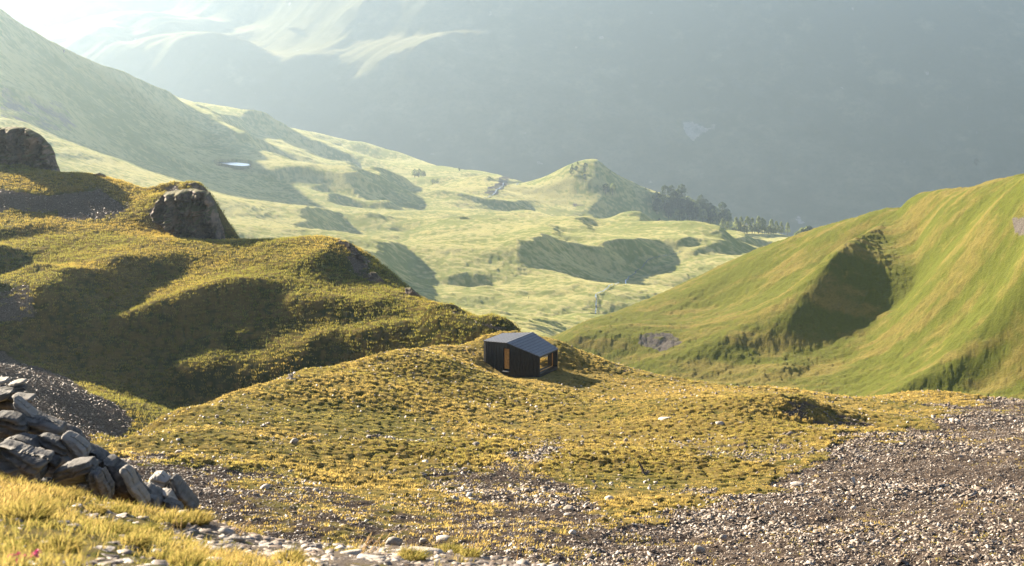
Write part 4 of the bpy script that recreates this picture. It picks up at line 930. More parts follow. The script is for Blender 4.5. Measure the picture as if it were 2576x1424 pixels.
def grow_B():
    x, y, r = sector(120000, -40, 2640, 46, 165, 21)
    z, rk, dm = surfB(x, y)
    a = fbm(x * 0.25, y * 0.25, 81, 3); b = fbm(x * 0.045, y * 0.045, 82, 3)
    keep = (rk + r.uniform(-0.45, 0.45, len(x)) + 0.4 * fbm(x * 0.4, y * 0.4, 87, 3) < 0.46) & ((dm + r.uniform(-0.25, 0.25, len(x)) > 0.34) | (rk > 0.3)) & (z > -50) & ((np.abs(x - 1.0) > 4.2) | (np.abs(y - 140.6) > 3.4))
    x, y, z = x[keep], y[keep], z[keep]
    hue = np.clip(0.64 + 1.3 * a[keep] + 1.2 * b[keep], 0, 1); h = r.uniform(0.05, 0.125, len(x)) * (0.65 + 0.5 * hue) * np.clip(1.0 + 0.9 * fbm(x * 0.09, y * 0.09, 29, 3), 0.75, 1.5)
    me = blades_mesh('hill_grass', x, y, z, 10, h, 0.034, r.uniform(0.08, 0.18, len(x)), (0.35, -0.15), 22, hue, huevar=0.22)
    add('hill_grass', me, M_blade, kind='stuff', label='short golden and green tussock grass covering the hut hill', cat='grass')
    x, y, r = sector(520000, -40, 2640, 45, 158, 23)
    z, rk, dm = surfB(x, y)
    keep = (rk + r.uniform(-0.3, 0.3, len(x)) + 0.3 * fbm(x * 0.5, y * 0.5, 86, 3) > 0.55) & (z > -50) & ((np.abs(x - 1.0) > 3.6) | (np.abs(y - 140.6) > 3.2))
    x, y, z = x[keep], y[keep], z[keep]
    s = 0.034 + 0.13 * r.uniform(0, 1, len(x)) ** 4.5 + 0.085 * (r.uniform(0, 1, len(x)) > 0.975) * r.uniform(0.4, 1.7, len(x)) ** 1.5
    big = np.clip(0.9 + 1.0 * fbm(x * 0.12, y * 0.12, 84, 3), 0.75, 1.5)
    me = stones_mesh('scree', x, y, z, s * big, 24, flat=(0.12, 0.45), tiltamp=0.45, sink=0.1)
    add('scree', me, M_scree, kind='stuff', label='loose grey-brown scree of flat broken stones', cat='scree')
    # a few stones peeping out of the grass
    x, y, r = sector(5200, -40, 2640, 48, 150, 25)
    z, rk, dm = surfB(x, y); keep = (rk < 0.5) & (rk + 0.25 * fbm(x * 0.1, y * 0.1, 85, 3) > 0.0) & (z > -50) & ((np.abs(x - 1.0) > 3.6) | (np.abs(y - 140.6) > 3.2))
    x, y, z = x[keep], y[keep], z[keep]
    me = stones_mesh('grass_stones_gravel', x, y, z + 0.05, r.uniform(0.05, 0.16, len(x)), 26, tone=r.uniform(0, 0.9, len(x)) ** 2)
    add('grass_gravel', me, M_scree, kind='stuff', label='small pale stones scattered in the tussock grass', cat='gravel')
grow_B()

def grow_C():
    x, y, r = sector(60000, -60, 1420, 108, 300, 31)
    z = LC.h(x, y); u, v = proj(x, y, z)
    rk = soft(u, v, screeC, 25, x, y, 0.15)
    a = fbm(x * 0.12, y * 0.12, 81, 3); b = fbm(x * 0.03, y * 0.03, 82, 3)
    z = z + 0.55 * fbm(x / 14, y / 14, 41, 4) + 0.16 * fbm(x / 3.5, y / 3.5, 42, 3) + 0.12
    keep = (rk + r.uniform(-0.3, 0.3, len(x)) < 0.45) & (z > -75)
    hue = np.clip(0.55 + 1.1 * a + 0.9 * b, 0, 1)
    k = keep
    me = blades_mesh('ridge_grass', x[k], y[k], z[k], 9, r.uniform(0.16, 0.36, k.sum()), 0.075, r.uniform(0.2, 0.45, k.sum()), (0.1, -0.05), 32, hue[k], huevar=0.22)
    add('ridge_grass', me, M_blade2, kind='stuff', label='tufted olive and golden grass on the left ridge', cat='grass')
    x, y, r = sector(80000, -60, 1420, 104, 300, 33)
    z = LC.h(x, y); u, v = proj(x, y, z)
    rk = soft(u, v, screeC, 25, x, y, 0.15); k = (rk + r.uniform(-0.25, 0.25, len(x)) > 0.5)
    z = z + 0.55 * fbm(x / 14, y / 14, 41, 4) + 0.16 * fbm(x / 3.5, y / 3.5, 42, 3)
    s = 0.08 + 0.2 * r.uniform(0, 1, k.sum()) ** 4
    me = stones_mesh('ridge_scree', x[k], y[k], z[k] + 0.06, s, 34, flat=(0.12, 0.45), tiltamp=0.45, sink=0.1, tone=r.uniform(0, 0.5, k.sum()) ** 2)
    add('ridge_scree', me, M_scree, kind='stuff', label='grey scree on the slopes of the left ridge', cat='scree')
grow_C()

# ------------------------------------------------------------------ the near bank
Apts = [(-900,1190,13.5),(-900,1424,6.2),(-900,1600,4.2),(-1400,1190,14),(-1400,1424,6.2),(-250,1200,13),(0,1214,12),(180,1252,12),(330,1288,12),(490,1296,12.4),(560,1338,12),(700,1372,12),(900,1387,12),(1000,1376,12.6),(1150,1394,12),(1350,1430,11.5),(1500,1450,11),(-250,1424,6.4),(0,1424,6.5),(350,1424,7.4),(700,1424,8.6),(1000,1424,9.8),(1300,1440,10.4),(1700,1480,10.5),(2100,1500,10),(2800,1510,10),
        (0,1310,8.6),(250,1350,9),(0,1500,5),(700,1500,6.4),(1300,1520,7.5),(2000,1560,8),(2800,1580,8),(-250,1600,4.2),(1300,1700,5),(2800,1750,5)]
Aw = [pw(-900,18,-6.0),pw(-1400,18,-6.0),pw(-900,32,-13),pw(-900,45,-18.5),pw(-1400,45,-18.5),pw(-250,16,-5.6),pw(0,16,-6.0),pw(300,16,-6.6),pw(490,16,-7.2),(0.6*0-2.6,17,-7.8),pw(900,16,-7.4),pw(1350,16,-7.2),pw(2000,16,-7.4),pw(2800,16,-7.4),pw(-250,20,-7.6),pw(300,20,-8.4),pw(900,20,-9.2),pw(1500,20,-9.2),pw(2800,20,-9.2)] + [pw(u, 45, -18.5) for u in (-250, 400, 1100, 1900, 2800)] + [pw(u, 32, -13.8) for u in (-250, 400, 1100, 1900, 2800)]
LA = Layer(Apts, Aw, xr=(-34, 20), yr=(4, 46), dx=0.25)
M_bank = ground_mat('bank_soil', (0.075, 0.08, 0.02), (0.20, 0.15, 0.06), (0.09, 0.065, 0.04), 0.9, 5.0, 40, 0.5, 0.02, 0.5, rockc=((0.10, 0.078, 0.058), (0.27, 0.22, 0.17)), sheen=0.1)
def A_rock(x, y):
    z = LA.h(x, y); u, v = proj(x, y, z)
    return soft(u, v, [([(430,1290),(520,1300),(600,1330),(760,1360),(1400,1370),(1500,1450),(860,1450),(600,1400),(560,1380),(420,1350)], 0.62), ([(150,1270),(300,1280),(330,1300),(250,1320),(160,1290)], 0.6), ([(250,1370),(330,1380),(320,1440),(220,1440)], 0.5), ([(1200,1300),(2900,1300),(2900,1600),(1350,1600)], 0.8), ([(-300,900),(1300,900),(1300,1270),(-300,1200)], 0.5)], 26, x, y, 2.2), u, v
def make_A():
    X, Y = polar(-1500, 2800, 1000, 4.2, 46, 420)
    H = LA.h(X, Y); rk, U, Vv = A_rock(X, Y)
    Z = H + 0.05 * fbm(X * 1.4, Y * 1.4, 111, 4) + 0.018 * fbm(X * 7, Y * 7, 112, 3)
    terrain('bank_ground', X, Y, Z, M_bank, {'rock': rk, 'tuft': np.clip(0.5 + fbm(X * 3, Y * 3, 113, 3), 0, 1)})
make_A()
def zA(x, y): return LA.h(x, y) + 0.05 * fbm(np.asarray(x) * 1.4, np.asarray(y) * 1.4, 111, 4)

TUFTS = [(170,1266,95,.75,'broad golden tussock against the foot of the dark slabs'), (70,1318,165,.6,'largest shaggy tussock at the left edge of the near bank'), (150,1388,150,.55,'wide olive tussock between the largest left tussock and the pink flowers'),
 (300,1302,72,.35,'green tussock at the foot of the narrow tan slab'), (375,1345,85,.3,'green-topped tussock below the white sunlit slab'), (292,1352,92,.55,'tussock in the middle of the near bank, left of the green-topped one'),
 (432,1325,115,.6,'dark-based tussock in front of the striated slab'), (490,1316,112,.85,'bright golden tussock overhanging the scree on the bank rim'), (340,1384,100,.7,'low tussock with dark underside in the lower middle of the near bank'),
 (476,1372,48,.6,'small round tussock beside the dark flat slab'), (16,1388,34,.3,'small dark-centred cushion of grass at the left edge above the flowers'), (466,1424,110,.6,'wide tussock at the bottom edge beside the large pale flat stone'),
 (724,1414,112,.7,'golden tussock at the bottom edge with dark hollow, centre left'), (830,1404,56,.6,'tussock left of the stacked pale slabs'), (893,1394,56,.75,'thin golden tussock on the rim beside the dry stalks'),
 (1126,1398,92,.4,'green tussock arching over a dark stone on the bank rim'), (1180,1412,70,.5,'trailing tussock at the right end of the bank rim'), (1036,1424,100,.5,'tussock at the bottom edge below the large pale boulder'), (610,1420,60,.55,'tussock at the bottom edge right of the pale flat stone'), (105,1290,90,.8,'straw-coloured tussock behind the largest left tussock'), (240,1300,70,.8,'straw tussock near the white flat stone')]
for i, (u, v, w, hue, lab) in enumerate(TUFTS):
    x, y, z = LA.hit(u, v - 6, 5, 13.6); R = w * y / FPX * 0.42
    n = int(200 + 3600 * R)
    me = blades_mesh('grass_tussock', np.zeros(1), np.zeros(1), np.zeros(1), n, np.array([R * 0.58 + 0.025]), 0.0075, np.array([R * 0.8]), (0.22, -0.05), 900 + i, np.array([hue * 0.6]), curved=True, huevar=0.25)
    o = add('grass_tussock', me, M_blade3, label=lab, cat='grass tussock', group='tussocks on the near bank'); o.location = (x, y, float(zA(x, y)))
def grow_A():
    x, y, r = sector(24000, -1200, 1600, 5.5, 13.5, 41)
    rk, u, v = A_rock(x, y); z = zA(x, y); a = fbm(x * 0.8, y * 0.8, 121, 3)
    k = (rk + r.uniform(-0.2, 0.2, len(x)) < 0.42) & (a + r.uniform(-0.25, 0.25, len(x)) > -0.15)
    me = blades_mesh('bank_grass', x[k], y[k], z[k], 7, r.uniform(0.035, 0.09, k.sum()), 0.007, r.uniform(0.03, 0.07, k.sum()), (0.22, -0.05), 42, np.clip(0.45 + 1.2 * a[k], 0, 1), curved=True)
    add('bank_grass', me, M_blade3, kind='stuff', label='fine dry grass on the near bank', cat='grass')
    x, y, r = sector(16000, -900, 1800, 5.5, 14.5, 43)
    rk, u, v = A_rock(x, y); z = zA(x, y); k = rk + r.uniform(-0.3, 0.3, len(x)) > 0.2
    s = 0.010 + 0.075 * r.uniform(0, 1, k.sum()) ** 3
    me = stones_mesh('bank_gravel', x[k], y[k], z[k], s, 44, flat=(0.07, 0.2), tiltamp=0.16, sink=0.05, tone=0.6 * r.uniform(0.0, 1, k.sum()) ** 2.2)
    add('bank_gravel', me, M_scree, kind='stuff', label='pale slaty gravel between the tussocks of the near bank', cat='gravel')
grow_A()
FLAT = [(191,1282,38,9,.95,'white flat stone on the near bank below the dark slabs'), (587,1362,78,18,.05,'dark flat slab with shadowed underside on the bank rim'), (540,1384,46,10,.7,'pale flat stone left of the layered block'), (487,1384,28,10,.95,'small white stone beside a tussock, left bank'),
 (499,1392,34,9,.7,'pale stone just below the small white stone'), (538,1414,62,14,.85,'large pale flat stone at the bottom edge'), (798,1362,68,26,.1,'brown domed boulder on the bank rim'), (801,1380,24,18,.3,'small upright grey stone in front of the brown domed boulder'),
 (668,1384,56,22,.55,'layered pale block in the centre of the bank'), (782,1387,56,10,.9,'pale slab in front of the brown domed boulder'), (852,1380,32,9,.9,'white flat stone right of the domed boulder'), (882,1408,66,14,.75,'stacked pale slab at the bottom, dark below'),
 (930,1414,84,10,.85,'broad pale slab at the bottom centre'), (1066,1404,100,18,.6,'large pale sloping boulder at the bottom rim'), (1341,1422,110,22,.5,'rough pale boulder at the bottom edge, right end of the bank'), (1010,1398,40,10,.85,'white slab left of the large sloping boulder'), (570,1345,46,20,.5,'buff boulder half sunk in grass on the rim'), (725,1372,40,8,.7,'thin pale slab on the rim between domed boulder and dark slab'),
 (180,1420,44,10,.2,'grey stone at the bottom edge among olive grass'), (640,1400,44,9,.7,'flat pale stone below the layered block')]
for i, (u, v, w, h, tone, lab) in enumerate(FLAT):
    x, y, zz = LA.hit(u, v - 3, 5, 13.8); m = y / FPX; s = (w * m * 0.5, w * m * 0.40, h * m * 0.6)
    rock_obj('flat_stone', 700 + i, (x, y, float(zA(x, y)) + s[2] * 0.5), s, rng.uniform(-0.4, 0.4), (rng.uniform(-.06, .1), rng.uniform(-.1, .1)), M_stone, tone * 0.7, strata=0.03, label=lab, cat='stone', group='stones on the near bank')

# pink flowers, dry stalks, dead branch
M_petal = simple_mat('pink_petal', (0.55, 0.06, 0.20), (0.75, 0.22, 0.36), 40, 0.7, 0.2)
M_stalk = simple_mat('dry_stalk', (0.30, 0.19, 0.07), (0.5, 0.34, 0.15), 12, 0.8, 0.1)
M_leaf = simple_mat('flower_leaf', (0.05, 0.08, 0.02), (0.10, 0.13, 0.03), 20, 0.7, 0.2)
def tube(mb_v, mb_f, p0, p1, r0, r1, n=6):
    p0 = Vector(p0); p1 = Vector(p1); d = (p1 - p0).normalized(); a = d.orthogonal().normalized(); b = d.cross(a); k = len(mb_v)
    for p, r_ in ((p0, r0), (p1, r1)):
        for i in range(n): mb_v.append(tuple(p + (a * math.cos(6.2832 * i / n) + b * math.sin(6.2832 * i / n)) * r_))
    for i in range(n): mb_f.append((k + i, k + (i + 1) % n, k + n + (i + 1) % n, k + n + i))
FLOW = [(95,1398,'pink flower standing highest and rightmost in the clump at the lower left corner'), (88,1408,'pale pink flower just under the highest one in the corner clump'), (30,1412,'wide pink flower at the left of the corner clump'), (48,1407,'deep pink flower in the middle of the corner clump'), (62,1413,'magenta flower right of the middle one in the corner clump'), (52,1422,'lowest pink flower of the corner clump')]
for i, (u, v, lab) in enumerate(FLOW):
    x, y, z = LA.hit(u, min(v + 10, 1440), 5, 9)
    hx, hy, hz = W(u, v, y)
    root = bpy.data.objects.new('pink_flower', None); C.objects.link(root); root.location = (hx, y, z); root['label'] = lab; root['category'] = 'flower'; root['group'] = 'pink flowers'
    top = max(0.03, hz - z); vv, ff = [], []
    tube(vv, ff, (0, 0, -0.02), (0, 0, top), 0.0022, 0.0016); poly_obj('stem', vv, ff, M_leaf, root)
    r = np.random.default_rng(60 + i); vv, ff = [], []
    for k in range(46):
        th = r.uniform(0, 6.28); el = r.uniform(-0.1, 1.2); L = r.uniform(0.016, 0.026)
        d = Vector((math.cos(th) * math.cos(el), math.sin(th) * math.cos(el), math.sin(el))); s_ = d.orthogonal().normalized() * 0.004; c0 = Vector((0, 0, top)); j = len(vv)
        vv += [tuple(c0), tuple(c0 + d * L * 0.7 + s_), tuple(c0 + d * L), tuple(c0 + d * L * 0.7 - s_)]; ff.append((j, j + 1, j + 2, j + 3))
    poly_obj('petals', vv, ff, M_petal, root)
    vv, ff = [], []
    for k in range(6):
        th = k * 1.05; L = 0.04; d = Vector((math.cos(th), math.sin(th), 0.5)); s_ = Vector((-math.sin(th), math.cos(th), 0)) * 0.008; j = len(vv)
        vv += [(0, 0, 0), tuple(d * L * 0.6 + s_), tuple(d * L), tuple(d * L * 0.6 - s_)]; ff.append((j, j + 1, j + 2, j + 3))
    poly_obj('leaf', vv, ff, M_leaf, root)
STALK = [(915,1392,945,1334,5,LA,'tall dry grass stalks with reddish heads standing on the bank rim'), (1180,1392,1195,1356,5,LA,'dry brown stalks on the bank rim right of the low boulder'), (1300,1395,1318,1372,3,LA,'short dry stalks near the right end of the bank'), (446,1330,452,1300,2,LA,'pair of dry stems beside the overhanging golden tussock'), (590,1345,640,1300,3,LA,'slanting dry stems at the bank rim over the left scree')]
for i, (u0, v0, u1, v1, n_, Lr, lab) in enumerate(STALK):
    x, y, z = Lr.hit(u0, v0, 5, 13.5); ex, ey, ez = W(u1, v1, y); r = np.random.default_rng(80 + i); vv, ff = [], []
    for k in range(n_ * 2):
        o_ = r.normal(0, 0.03, 2); e_ = Vector((ex - x, 0, max(0.05, ez - z))) * r.uniform(0.6, 1.05) + Vector((r.normal(0, .03), r.normal(0, .04), 0))
        a_ = Vector((o_[0], o_[1], -0.02)); m_ = a_ + e_ * 0.6 - Vector((e_.x * 0.12, 0, 0)); b_ = a_ + e_
        tube(vv, ff, a_, m_, 0.0035, 0.003, 5); tube(vv, ff, m_, b_, 0.003, 0.0018, 5); tube(vv, ff, b_, b_ + e_ * 0.14, 0.0055, 0.001, 5)
    o = poly_obj('dry_stalks', vv, ff, M_stalk, None, label=lab, cat='dry stalks', group='dry stalks on the bank'); o.location = (x, y, float(zA(x, y)))
def dead_branch():
    x, y, z = LB.hit(1622, 1196, 60, 120); m = y / FPX; vv, ff = [], []
    pts = [((0, 0, -.1), (-6 * m, .05, 16 * m), .14, .09), ((-6 * m, .05, 16 * m), (-15 * m, .1, 34 * m), .09, .05), ((-15 * m, .1, 34 * m), (-19 * m, .1, 37 * m), .05, .02), ((-15 * m, .1, 33 * m), (-12 * m, .0, 37 * m), .035, .015),
           ((0, 0, -.05), (8 * m, .1, 12 * m), .16, .08), ((8 * m, .1, 12 * m), (12 * m, -.1, 9 * m), .07, .03), ((0, 0, 0), (16 * m, -.2, -1 * m), .15, .06), ((4 * m, 0, 5 * m), (14 * m, .3, 5 * m), .1, .04), ((-2 * m, 0, 2 * m), (-8 * m, -.3, 1 * m), .1, .04)]
    for a, b, r0, r1 in pts: tube(vv, ff, a, b, r0 * .8, r1 * .8, 7)
    o = poly_obj('dead_stump', vv, ff, M_bark, None, label='weathered dead stump with one upright snag on the right grass slope', cat='stump'); o.location = (x, y, LB.h(x, y))
dead_branch()

# ------------------------------------------------------------------ water
def water():
    m, nt, out = new_mat('still_water'); n = N(nt)
    b = n('BsdfPrincipled', {'Base Color': (0.10, 0.12, 0.12, 1), 'Roughness': 0.2, 'Specular IOR Level': 0.5, 'IOR': 1.33})
    nt.links.new(b.outputs[0], out.inputs[0])
    for pl, Lr, y0, y1 in ponds:
        pts = [Lr.hit(u, v, y0, y1) for u, v in pl]; zz = float(np.mean([p[2] for p in pts])) + 0.25
        cu = np.mean([p[0] for p in pl]); cv = np.mean([p[1] for p in pl])
        V = []
        for u, v in pl:
            a = (u - CU) / FPX; b_ = (CV - v) / FPX; k = CP + b_ * SP; kz = (-SP + b_ * CP) / k; Yq = zz / kz; V.append((a / k * Yq, Yq, zz))
        o = poly_obj('pond_water', V, [tuple(range(len(V)))], m, None, kind='structure')
    V2 = [(712,75),(722,72),(748,73),(762,76),(750,79),(722,79)]
    c = LH.hit(737, 76, 2700, 3500); V = []
    for k in range(20):
        a = 6.283 * k / 20; V.append((c[0] + 24 * math.cos(a), c[1] + 42 * math.sin(a), c[2] + 8.0))
    poly_obj('tarn_water', V, [tuple(range(20))], m, None, kind='structure')
    line = [(1716,648),(1697,656),(1650,664),(1612,668),(1600,684),(1582,694),(1572,706),(1556,718),(1520,740),(1496,752),(1502,772),(1506,786),(1520,797)]
    far = [(1314,449),(1300,455),(1268,462),(1264,478),(1240,490),(1218,497)]
    for nm, ln, wd, y0, y1 in (('stream', line, 0.4, 420, 1100), ('stream', far, 0.7, 1300, 1900)):
        P = [LV.hit(u, v, y0, y1) for u, v in ln]; Q = []
        for a, b in zip(P[:-1], P[1:]):
            for s in np.linspace(0, 1, 24)[:-1]: Q.append([a[i] + (b[i] - a[i]) * s for i in range(3)])
        Q = np.array(Q); Q[:, 0] += 3.0 * fbm(Q[:, 1] * 0.05, Q[:, 0] * 0.05, 131, 2)
        V, F = [], []
        for i in range(len(Q)):
            d = Q[min(i + 1, len(Q) - 1)] - Q[max(i - 1, 0)]; nn = np.array([-d[1], d[0]]); nn = nn / (np.linalg.norm(nn) + 1e-6) * wd * (0.7 + 0.5 * vn(np.array([i * 0.5]), np.array([0.3]), 5)[0])
            zz = float(surfV(Q[i, 0], Q[i, 1])) + 0.5
            V += [(Q[i, 0] - nn[0], Q[i, 1] - nn[1], zz), (Q[i, 0] + nn[0], Q[i, 1] + nn[1], zz)]
            if i: k = 2 * i; F.append((k - 2, k - 1, k + 1, k))
        poly_obj(nm, V, F, m, None, kind='structure')
water()

# ------------------------------------------------------------------ trees
def needle(name, c):
    m, nt, out = new_mat(name); n = N(nt); pos = n('NewGeometry').outputs['Position']
    col = n.mix(n.ramp(n.noise(0.8, 3, 0.6, pos), 0.35, 0.65), tuple(0.5 * q for q in c), c)
    d = n('BsdfDiffuse', {'Color': col}); t = n('BsdfTranslucent', {'Color': col}); mx = n('MixShader', {0: 0.4})
    nt.links.new(d.outputs[0], mx.inputs[1]); nt.links.new(t.outputs[0], mx.inputs[2]); nt.links.new(mx.outputs[0], out.inputs[0]); return m
M_needle = needle('pine_needles', (0.065, 0.085, 0.035)); M_larch = needle('larch_needles', (0.22, 0.25, 0.09))
def tree_protos():
    out = []
    for k in range(7):
        r = np.random.default_rng(150 + k)
        H = 10.0; larch = k in (3, 4); bush = k == 6
        co, T = [], []
        n = 620 if not bush else 420
        lobes = [(r.uniform(0.2, 0.95), r.uniform(0, 6.28), r.uniform(0.25, 0.6)) for _ in range(16)]
        for _ in range(n):
            if r.random() < 0.75:
                t, a, q = lobes[r.integers(len(lobes))]; t = np.clip(t + r.normal(0, 0.05), 0.06, 1); a = a + r.normal(0, 0.35)
            else: t = r.uniform(0.08, 1.0); a = r.uniform(0, 6.28)
            if larch: prof = 3.0 * (1 - t) ** 0.7 + 0.25
            elif bush: prof = 3.4 * math.sqrt(max(0, 1 - (2 * t - 0.9) ** 2)) * 0.8
            else: prof = 3.4 * (min(1, t / 0.18) ** 0.6) * (1 - max(0, (t - 0.35) / 0.65) ** 2.2) ** 0.55 + 0.1
            rr = prof * math.sqrt(r.uniform(0.15, 1.0)) * r.uniform(0.8, 1.1)
            zc = (0.10 + 0.9 * t) * H * (0.62 if bush else 1); c = np.array([rr * math.cos(a), rr * math.sin(a), zc]); s = r.uniform(0.28, 0.62)
            d1 = r.normal(size=3); d1 /= np.linalg.norm(d1); d2 = np.cross(d1, r.normal(size=3)); d2 /= np.linalg.norm(d2)
            j = len(co); co += [c - d1 * s, c + d2 * s * 0.6, c + d1 * s, c - d2 * s * 0.6]; T.append((j, j + 1, j + 2, j + 3))
        cm = mesh_from('crown', np.array(co), quads=np.array(T), smooth=False); cm.materials.append(M_larch if (larch or bush or k == 2) else M_needle)
        vv, ff = [], []
        tube(vv, ff, (0, 0, -1.2), (0, 0, H * 0.5), 0.28, 0.18, 7); tube(vv, ff, (0, 0, H * 0.5), (0.1, 0, H * (0.55 if bush else 0.93)), 0.18, 0.05, 7)
        for _ in range(9):
            t = r.uniform(0.2, 0.75) * H * (0.6 if bush else 1); a = r.uniform(0, 6.28); tube(vv, ff, (0, 0, t), (1.5 * math.cos(a), 1.5 * math.sin(a), t + 0.6), 0.07, 0.03, 4)
        tm = bpy.data.meshes.new('trunk'); tm.from_pydata(vv, [], ff); tm.update(); tm.materials.append(M_bark)
        out.append((cm, tm))
    return out
PROTO = tree_protos()
def tree(x, y, z, h, k, label, group, name='pine_tree'):
    root = bpy.data.objects.new(name, None); C.objects.link(root); root.location = (x, y, z); s = h / 10.0 * 1.05 * (1.6 if k == 6 else 1)
    root.scale = (s * rng.uniform(0.85, 1.1), s * rng.uniform(0.85, 1.1), s); root.rotation_euler = (0, 0, rng.uniform(0, 6.28))
    root['label'] = label; root['category'] = 'tree'; root['group'] = group
    for nm, me in zip(('crown', 'trunk'), PROTO[k]):
        o = bpy.data.objects.new(nm, me); C.objects.link(o); o.parent = root
    return root
def zk1(a, b): return (1320.7 + 0.3174 * a, 377.3 + 0.3174 * b)
SOLO = [(110,182,38,0,'lone pine on the left skyline of the wooded knoll'), (328,103,28,1,'round pine on the crest left of the knoll summit'), (375,152,24,0,'small pine below the crest, upper left of the pines on the sunny face'), (417,127,20,1,'tiniest pine near the crest on the sunny face'),
 (372,210,50,0,'leftmost tall pine on the sunny face of the knoll'), (407,180,38,1,'pine just right of the leftmost tall pine on the sunny face'), (480,166,42,0,'upper pine of the close pair on the sunny face'), (466,202,36,1,'lower pine of the close pair on the sunny face'),
 (470,257,48,0,'lowest tall pine on the sunny face, at the shade edge'), (395,242,22,2,'small bush-like pine with a thin shadow on the sunny face'), (650,124,58,0,'tall pine on the skyline just right of the knoll summit'), (695,157,66,1,'wide pine leaning on the skyline, right of the tall summit pine'),
 (790,208,42,2,'pale pine on the descending right skyline of the knoll'), (822,234,42,3,'bushy conifer beside the pale pine on the descending skyline'), (965,307,44,4,'slender spire tree alone on the right shoulder of the knoll'), (1025,328,20,1,'small pine between the spire tree and the wood'),
 (640,360,64,1,'left pine of the pair at the shade edge on the knoll'), (695,366,70,2,'right pine of the pair at the shade edge on the knoll'), (955,333,24,2,'small pine below the slender spire tree'), (675,198,24,2,'little pine in the shade under the wide skyline pine')]
for a, b, h, k, lab in SOLO:
    u, v = zk1(a, b); x, y, z = LV.hit(u, v, 1350, 1880); tree(x, y, float(surfV(x, y)), h * 0.3174 * y / FPX * 1.25, k, lab, 'pines on the knoll')
WOOD = [(1040,410,62,6),(1110,390,88,0),(1105,480,100,2),(1160,405,92,1),(1205,350,84,0),(1240,440,125,1),(1275,335,88,0),(1290,425,112,2),(1330,405,98,1),(1375,405,84,0),(1415,415,88,1),(1465,430,102,2),(1500,465,92,0),(1522,495,92,1),(1560,545,104,0),(1600,585,92,1),(1500,560,78,2),(1180,450,92,0),(1210,430,86,2),(1345,450,86,0),(1395,470,90,1),(1440,480,80,0),(1075,450,70,6),(1250,390,80,1),(1310,360,80,0)]
r_ = np.random.default_rng(77)
wp = zk([(1020,430),(1300,440),(1500,520),(1620,600),(1560,630),(1200,590),(1000,500)])
for _ in range(48):
    while True:
        q = (r_.uniform(1640, 1840), r_.uniform(500, 585))
        if inpoly(np.array([q[0]]), np.array([q[1]]), wp)[0]: break
    WOOD.append(((q[0] - 1320.7) / 0.3174, (q[1] - 377.3) / 0.3174, r_.uniform(60, 90), int(r_.integers(0, 3))))
for a, b, h, k in WOOD:
    u, v = zk1(a, b); x, y, z = LV.hit(u, v, 1400, 1900)
    tree(x, y, float(surfV(x, y)), 1.2 * h * 0.3174 * y / FPX, k, 'one of the hazy pines crowded on the dark right flank of the knoll', 'wood on the right flank of the knoll')
ROW = [(1565,645,92,3),(1605,655,82,4),(1670,642,102,3),(1710,642,106,3),(1760,644,110,4),(1800,652,106,3),(1850,652,120,3),(1880,645,100,4),(1900,642,82,3),(1950,642,86,4),(1990,657,86,3),(2030,662,86,3),(2080,642,62,4),(1850,692,56,6),(1930,702,60,6),(1740,655,52,6),(1820,660,70,4),(1690,650,80,4),(1970,680,50,6)]
for a, b, h, k in ROW:
    u, v = zk1(a, b); x, y, z = LV.hit(u, min(v, 640), 1050, 2100); x, y, z = W(u, v - 1, 1480 * KV); zg = float(surfV(x, y))
    hh = h * 0.3174 * y / FPX + max(0, min(z - zg, 19))
    tree(x, y, zg, hh, k, 'one of the pale larches in the hazy row beyond the meadow hummocks', 'larch row beyond the meadow', 'larch_tree')
ROW2 = [(2190,695,98,3),(2160,700,72,4),(2240,770,152,0),(2225,745,120,3),(2290,705,88,3),(2330,705,82,4),(2350,700,84,3),(2400,690,88,3),(2430,685,78,4),(2100,765,62,6),(2200,785,62,6),(2270,720,100,2),(2310,720,70,6)]
for a, b, h, k in ROW2:
    u, v = zk1(a, b); x, y, z = W(u, v, 1330 * KV); zg = float(surfV(x, y))
    tree(x, y, zg, h * 0.3174 * y / FPX + max(0, min(z - zg, 21)), k, 'one of the hazy conifers between the larch row and the green hill', 'conifers beside the green hill', 'larch_tree')
for i, (u, v, h, k, lab) in enumerate([(1043,446,20,6,'hazy leafy tree, left of the clump in the hollow at the foot of the mountain'), (1054,447,22,6,'tallest hazy leafy tree of the clump at the foot of the mountain'), (1064,449,18,6,'hazy leafy tree, right of the clump at the foot of the mountain'), (1088,466,14,6,'low hazy bush on the pale slope right of the leafy clump'), (1100,464,12,6,'smallest low hazy bush right of the leafy clump'),
      (1155,437,9,1,'tiny tree on the pale skyline at the foot of the mountain'), (683,292,9,0,'tiny dark tree on the hazy second ridge, upper one'), (724,308,7,0,'tiny dark tree on the hazy second ridge, lower one'), (1658,562,9,1,'upper small shrub on the right flank of the round hummock'), (1664,566,10,2,'middle small shrub on the right flank of the round hummock'), (1671,570,9,1,'lower small shrub on the right flank of the round hummock'), (1307,449,11,1,'lone pine in the saddle left of the wooded knoll')]):
    x, y, z = LV.hit(u, v, 1000, 2500); tree(x, y, float(surfV(x, y)), h * y / FPX, k, lab, 'scattered trees in the valley')
x, y, z = LH.hit(2456, 418, 2300, 3200); tree(x, y, LH.h(x, y), 18 * y / FPX, 0, 'dark spruce alone on the shaded far mountainside', 'trees on the mountain')

